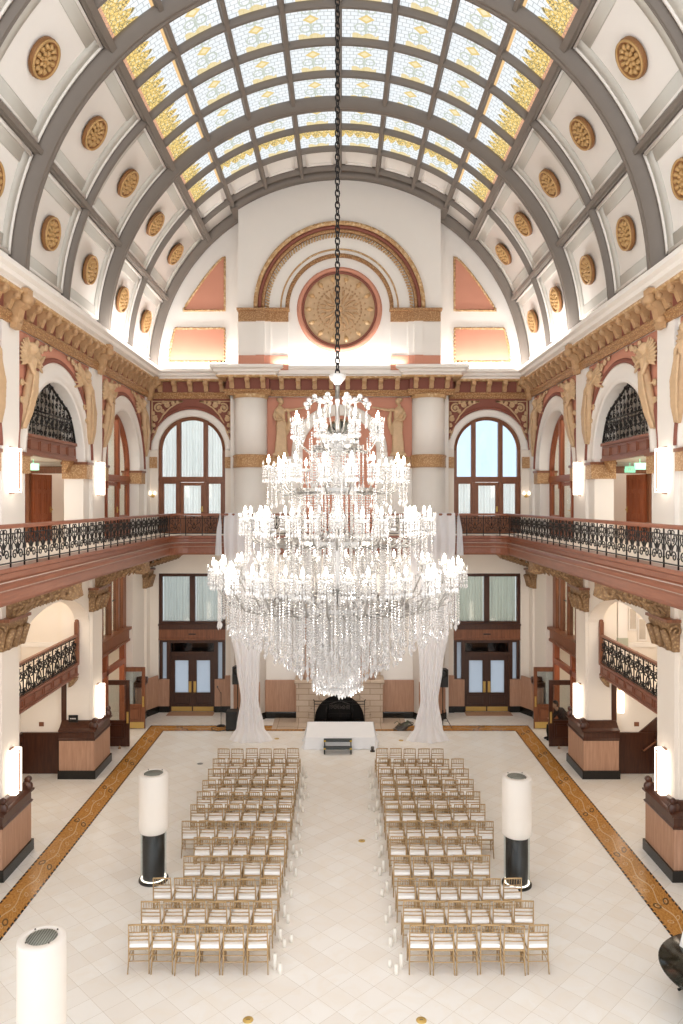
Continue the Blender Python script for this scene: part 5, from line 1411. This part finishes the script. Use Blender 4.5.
# ================================================================== FLOOR LAMPS
def floor_lamp(x, y, label):
    e = thing('floor_lamp', label, 'lamp', (x, y, 0), group='cylinder floor lamps')
    MB().lathe([(.01, 0), (.335, 0), (.335, .035), (.30, .05), (.01, .05)], n=36).build('base', 'black_stone', e)
    MB().lathe([(.25, .05), (.25, 1.2), (.01, 1.2)], n=32, cap=False).build('black_core', 'dark_panel', e)
    MB().lathe([(.256, .055), (.285, .055), (.285, .07), (.256, .07), (.256, .055)], n=32, cap=False).build('light_ring', 'base_glow', e)
    MB().lathe([(.288, .05), (.288, 1.16)], n=36, cap=False).build('glass_sleeve', 'clear_glass', e)
    MB().lathe([(.30, 1.13), (.335, 1.17), (.335, 2.42), (.325, 2.46), (.22, 2.465), (.22, 2.45), (.315, 2.44), (.322, 2.4), (.322, 1.18), (.30, 1.145)], n=48, cap=False).build('shade', 'paper_shade', e)
    q = MB().lathe([(.01, 2.43), (.215, 2.43), (.215, 2.45), (.01, 2.45)], n=32)
    q.build('top_disc', 'vent_metal', e)
    q = MB()
    for i in range(11): x_ = -.19+.038*i; h = sqrt(max(0, .21**2-x_*x_)); q.box(x_-.004, x_+.004, -h, h, 2.45, 2.458)
    for k in range(4): t = pi/4+pi/2*k; q.ball((.23*cos(t), .23*sin(t), 2.475), .014, 6, 4)
    q.build('top_grille', 'dark_steel', e)
    for z, pw in ((1.4, 1.7), (2.0, .6)):
        l = bpy.data.lights.new('lamp_light', 'POINT'); l.energy = pw; l.shadow_soft_size = .12; l.color = (1, .97, .93)
        lo = bpy.data.objects.new('lamp_light', l); C.objects.link(lo); lo.location = (x, y, z)
floor_lamp(-4.25, 17.05, 'white cylinder lamp on black base standing beside the left block of chairs')
floor_lamp(4.07, 16.85, 'white cylinder lamp on black base standing beside the right block of chairs')
floor_lamp(-4.22, 10.62, 'white cylinder lamp cut by the lower left corner, nearest of the three')

# ================================================================== DRAPES, STAGE, SOUND GEAR
def drape(s, prof, y, label, seed, n=120, name='drape'):
    q = MB(); rows = []; rr = random.Random(seed); ph = [rr.uniform(0, 6) for _ in range(4)]
    zs = sorted(set([prof[0][0]+(prof[-1][0]-prof[0][0])*i/40 for i in range(41)]), reverse=True)
    def lerp(z):
        for (z1, a1, b1), (z0, a0, b0) in zip(prof, prof[1:]):
            if z0 <= z <= z1:
                t = (z1-z)/(z1-z0); t = t*t*(3-2*t); return a1+(a0-a1)*t, b1+(b0-b1)*t
        return prof[-1][1:]
    m_ = len(zs)
    for z in zs:
        a, b = lerp(z); flare = max(0, .5-z)*.5
        for i in range(n+1):
            u = i/n; x = a+(b-a)*u
            yy = y+.045*sin(u*30+ph[0]+.25*sin(z*.6))+.035*sin(u*13+ph[1])-flare*(1-(2*u-1)**2)*.9-.06*sin(pi*u)
            yy += max(0, z-7.5)/.8*.3; q.v.append((s*x, yy, max(.006, z)+(.012*sin(u*30) if z < .05 else 0)*(1 if z > .01 else 0)))
    for j in range(m_-1):
        for i in range(n): q.f.append((j*(n+1)+i, j*(n+1)+i+1, (j+1)*(n+1)+i+1, (j+1)*(n+1)+i)); q.sm.append(True)
    o = q.build(name, 'sheer_drape', None, recalc=False); tag(o, label, 'drape', 'white drapes hung from the gallery'); return o
for s in (-1, 1):
    drape(s, [(8.3, 4.25, 2.55), (6.5, 4.2, 2.6), (4.2, 4.0, 2.8), (2.6, 3.75, 2.92), (1.5, 3.6, 2.95), (.5, 3.75, 2.75), (0.0, 4.02, 2.42)], 26.98, 'long sheer white drape falling from the gallery rail to the floor, %s of the stage' % SIDE[s], 5+s)
    drape(s, [(8.28, 4.42, 4.36), (7.6, 4.50, 4.30), (6.75, 4.54, 4.29)], 27.02, 'short narrow white drape tail hanging from the gallery rail, far %s' % SIDE[s], 9+s, 16, 'drape_tail')
# stage
e = thing('stage', 'low stage covered in white cloth in front of the fireplace', 'stage', (0.04, 27.0, 0))
MB().bbox(-1.24, 1.24, -.92, .95, .33, .40, .015).build('top', 'stage_cloth', e)
q = MB(); n = 160; per = []
for i in range(n):
    u = i/n*4; k = int(u); f = u-k
    c = [(-1.25, -.93), (1.25, -.93), (1.25, .96), (-1.25, .96)]; a, b = c[k], c[(k+1) % 4]
    per.append((a[0]+(b[0]-a[0])*f, a[1]+(b[1]-a[1])*f))
for j in range(6):
    z = .40-.394*j/5
    for i, (x, y) in enumerate(per):
        L = sqrt(x*x+y*y); w_ = (.025+.05*(j/5)**1.5)*j/5*(1+.8*sin(i*.9)+.5*sin(i*.37)); q.v.append((x+x/L*w_, y+y/L*w_, z))
for j in range(5):
    for i in range(n): q.f.append((j*n+i, j*n+(i+1) % n, (j+1)*n+(i+1) % n, (j+1)*n+i)); q.sm.append(True)
q.build('skirt', 'stage_cloth', e, recalc=False)
e = thing('stage_steps', 'black two-tread portable steps at the front of the white stage', 'steps', (-.05, 25.72, 0))
q = MB()
for s in (-1, 1):
    q.box(s*.46-.02, s*.46+.02, -.22, -.18, 0, .2).box(s*.46-.02, s*.46+.02, .14, .18, 0, .38).box(s*.46-.02, s*.46+.02, -.18, .18, .02, .05).box(s*.46-.02, s*.46+.02, -.2, .16, .16, .2)
q.build('frame', 'black_iron', e)
for z, y in ((.2, -.1), (.38, .16)):
    t_ = MB().bbox(-.49, .49, y-.13, y+.13, z-.03, z+.015, .008).build('tread', 'step_carpet', e)
    q = MB()
    for s in (-1, 1): q.box(s*.45-.035, s*.45+.035, y-.136, y-.12, z-.03, z+.02)
    q.build('corner_mark', 'yellow', t_)
def tripod(q, h, r=.36):
    q.lathe([(.018, .1), (.018, h)], n=10)
    for k in range(3):
        t = RAD(90+120*k+15); q.tube([(0, 0, .62), (r*.6*cos(t), r*.6*sin(t), .25), (r*cos(t), r*sin(t), .015)], .014, 6); q.tube([(0, 0, .28), (r*.6*cos(t), r*.6*sin(t), .25)], .009, 5)
    q.lathe([(.03, .6), (.03, .68)], n=10)
def speaker(s, x, y):
    e = thing('speaker_stand', 'black tripod speaker stand beside the %s drape' % SIDE[s], 'speaker stand', (x, y, 0)); q = MB(); tripod(q, 1.62); q.build('tripod', 'black_iron', e)
    f = thing('loudspeaker', 'black loudspeaker on a tripod stand beside the %s drape' % SIDE[s], 'speaker', (x, y, 1.6))
    q = MB(); pl = [(-.19, -.16), (.19, -.16), (.13, .15), (-.13, .15)]
    q.prism(pl, lambda a, b, d: (a, b, d), 0, .68); q.build('cabinet', 'black_plastic', f)
    MB().box(-.17, .17, -.172, -.16, .05, .36).build('grille', 'dark_panel', f)
    q = MB().lathe([(.02, -.165), (.12, -.19), (.15, -.165)], (0, 0, .52), 20, 'y'); q.build('horn', 'black_stone', f)
speaker(-1, -3.98, 28.95); speaker(1, 3.98, 28.5)
f = thing('subwoofer', 'black speaker cabinet standing on the floor beside the left drape', 'speaker', (-4.1, 28.35, 0))
q = MB().bbox(-.22, .22, -.25, .25, .03, .72, .02); q.build('cabinet', 'black_plastic', f)
MB().bbox(-.19, .19, -.27, -.25, .08, .66, .008).build('grille', 'dark_panel', f)
q = MB()
for a in (-.18, .18):
    for b in (-.2, .2): q.lathe([(.03, 0), (.03, .035)], (a, b, 0), 8)
q.build('feet', 'black_plastic', f)
e = thing('microphone_stand', 'slim black microphone stand near the left entrance doors', 'microphone stand', (-4.6, 28.75, 0))
MB().lathe([(.01, 0), (.16, 0), (.16, .02), (.02, .04), (.012, .06), (.012, 1.3)], n=14).build('stand', 'black_iron', e)
MB().tube([(0, 0, 1.25), (-.12, -.05, 1.5)], .009, 6).build('boom', 'black_iron', e); MB().ball((-.13, -.055, 1.53), (.03, .03, .045), 8, 5).build('microphone', 'dark_steel', e)
pts = [(-4.6+.5*cos(t)*.6*(1+.15*sin(3*t)), 28.35+.28*sin(t), .012+.006*sin(5*t)) for t in [i*.33 for i in range(46)]]
o = MB().tube(pts, .012, 5).build('cable', 'black_plastic'); tag(o, 'loose black cable on the floor beside the left floor speaker', 'cable')
pts = [(-2.4+.35*i, 28.55+.08*sin(i*1.7), .012) for i in range(6)]
o = MB().tube(pts, .012, 5).build('cable', 'black_plastic'); tag(o, 'black cable running along the floor left of the fireplace', 'cable')
# heap of cables and an uplight near the right drape
e = thing('cable_coil', 'heap of coiled grey cable on the floor right of the stage', 'cable', (2.45, 28.3, 0))
rr = random.Random(5); q = MB()
for k in range(7): q.tube([(.24*cos(t)*rr.uniform(.8, 1)+.05*k-.15, .18*sin(t), .02+.035*k+.02*sin(t*2+k)) for t in [2*pi*i/16 for i in range(16)]], .02, 5, closed=True)
q.build('loops', 'dark_steel', e)
q = MB()
for k in range(10): a = rr.uniform(0, 6.28); q.tube([(.1*cos(a), .1*sin(a), .15), (.25*cos(a), .2*sin(a), .3), (.38*cos(a), .28*sin(a), .2)], .014, 5)
q.build('loose_ends', 'leaf', e)
e = thing('uplight', 'small dark floor light at the right front corner of the stage', 'floor light', (1.16, 25.8, 0))
MB().bbox(-.08, .08, -.06, .06, 0, .03, .006).build('foot', 'black_iron', e); MB().lathe([(.02, .04), (.05, .05), (.06, .16), (.05, .17), (.01, .17)], n=12).build('head', 'dark_steel', e)
# brass floor plates
for x, y, lb in ((.6, 19.0, 'brass floor plate in the aisle between the chairs'), (-2.3, 27.2, 'brass floor plate left of the stage'), (2.25, 27.0, 'brass floor plate right of the stage'), (-1.49, 12.43, 'round brass floor plate at the bottom edge behind the left chairs'), (1.42, 12.42, 'round brass floor plate at the bottom edge behind the right chairs')):
    e = thing('floor_plate', lb, 'floor plate', (x, y, 0), group='brass floor plates')
    MB().lathe([(.01, 0), (.09, 0), (.085, .008), (.01, .01)], n=20).build('disc', 'brass', e); MB().box(-.03, .03, -.006, .006, .009, .013).build('slot', 'dark_steel', e)
e = thing('floor_plate', 'grey floor plate in the open floor left of the chairs', 'floor plate', (-4.62, 24.6, 0)); MB().lathe([(.01, 0), (.1, 0), (.09, .008), (.01, .01)], n=16).build('disc', 'steel', e)
for s in (-1, 1):
    o = MB().lathe([(.05, 0), (.05, .03), (.03, .05), (.03, .09), (.01, .1)], n=12).build('door_stop', 'gilt_bronze'); o.location = (s*7.75, 26.1, 0); tag(o, 'small bronze door stop on the floor by the nearer open %s door' % SIDE[s], 'door stop')

# ================================================================== TABLE LOWER RIGHT
e = thing('round_table', 'round dark granite table cut by the right edge of the photo', 'table', (6.70, 12.55, 0))
MB().lathe([(.01, .71), (1.1, .71), (1.15, .73), (1.15, .745), (1.13, .76), (.01, .76)], n=64).build('top', 'granite', e)
for k in range(4):
    t = pi*.25+pi/2*k; c, s_ = cos(t), sin(t)
    MB().tube([(.12*c, .12*s_, .7), (.7*c, .7*s_, .64), (.86*c, .86*s_, .42), (.7*c, .7*s_, .18), (.88*c, .88*s_, .02)], [.02, .022, .024, .022, .026], 8).build('leg', 'black_iron', e)
MB().lathe([(.05, .1), (.07, .2), (.04, .4), (.08, .6), (.12, .71)], n=14).build('pedestal', 'black_iron', e)
o = MB().prism([(-.09, 0), (.09, 0), (.012, .3), (-.012, .3)], lambda a, b, d: (d, a, b), -.12, .12).build('tent_card', 'cushion'); o.location = (6.27, 13.2, .76); o.rotation_euler = (0, 0, RAD(20)); tag(o, 'white folded card standing on the dark round table', 'card')

# ================================================================== PERSON BY THE RIGHT DOORWAY
px, py = 8.06, 27.15
e = thing('side_chair', 'dark chair behind the open right door, with a person seated on it', 'chair', (px+.22, py, 0))
MB().bbox(-.2, .24, -.23, .23, .41, .46, .02).build('seat', 'trousers', e); MB().bbox(.2, .26, -.23, .23, .46, .98, .02).build('backrest', 'trousers', e)
for a in (-.17, .22):
    for b in (-.2, .2): MB().tube([(a, b, 0), (a, b, .42)], .017, 6).build('leg', 'mahogany_dark', e)
def body(k=0.0, parts='all'):
    q = MB(); n = 12
    if parts in ('all', 'top'):
        q.tube([(.24, 0, .52), (.24, 0, .66), (.16, 0, .86), (.03, 0, 1.02), (-.08, 0, 1.1)], [.17+k, .17+k, .185+k, .17+k, .09+k], n)
        for s in (-1, 1):
            q.tube([(.0, s*.17, 1.04), (.0, s*.25, .88), (-.08, s*.25, .76)], [.075+k, .062+k, .05+k], 8)
            q.tube([(-.08, s*.25, .76), (-.22, s*.17, .73), (-.34, s*.08, .77)], [.05+k, .045+k, .036+k], 8)
    if parts in ('all', 'legs'):
        for s in (-1, 1):
            q.tube([(.24, s*.09, .56), (-.08, s*.1, .55), (-.36, s*.1, .53)], [.105+k, .09+k, .068+k], 10)
            q.tube([(-.36, s*.1, .53), (-.38, s*.1, .3), (-.36, s*.1, .09)], [.066+k, .06+k, .042+k], 10)
            if parts == 'legs': q.ball((-.44, s*.1, .05), (.13, .05, .045), 10, 6)
    if parts == 'all':
        q.tube([(-.09, 0, 1.1), (-.13, 0, 1.2)], [.06, .055], 8)
        q.ball((-.17, 0, 1.29), (.095, .078, .12), 14, 10); q.ball((-.22, 0, 1.22), (.055, .05, .05), 10, 6)
        q.tube([(-.255, 0, 1.31), (-.285, 0, 1.265), (-.262, 0, 1.26)], [.012, .018, .01], 6)
        for s in (-1, 1):
            q.ball((-.16, s*.08, 1.28), (.02, .012, .032), 8, 5); q.ball((-.435, s*.1, .05), (.11, .04, .04), 8, 5)
            q.ball((-.37, s*.06, .785), (.042, .03, .022), 8, 5)
            for f in range(4): q.tube([(-.39, s*(.04+.014*f), .795), (-.43, s*(.03+.012*f), .80-.004*f), (-.445, s*(.02+.012*f), .785)], .0085, 5)
            q.tube([(-.36, s*.035, .79), (-.385, s*.012, .81)], .0095, 5)
        q.ball((-.25, .028, 1.315), (.012, .014, .008), 6, 4); q.ball((-.25, -.028, 1.315), (.012, .014, .008), 6, 4); q.ball((-.262, 0, 1.225), (.012, .028, .008), 6, 4)
    return q
e = fused(body(), .011, 'person', 'skin', None, (px, py, 0)); e.rotation_euler = (0, 0, RAD(12))
tag(e, 'person in black clothes sitting with head bowed behind the open glazed right door', 'person')
fused(body(.014, 'top'), .013, 'jacket', 'jacket', e); fused(body(.012, 'legs'), .013, 'trousers', 'trousers', e)
q = MB(); q.ball((-.145, 0, 1.33), (.108, .09, .105), 12, 8); q.ball((-.1, 0, 1.28), (.07, .085, .09), 10, 6); fused(q, .012, 'hair', 'hair', e)
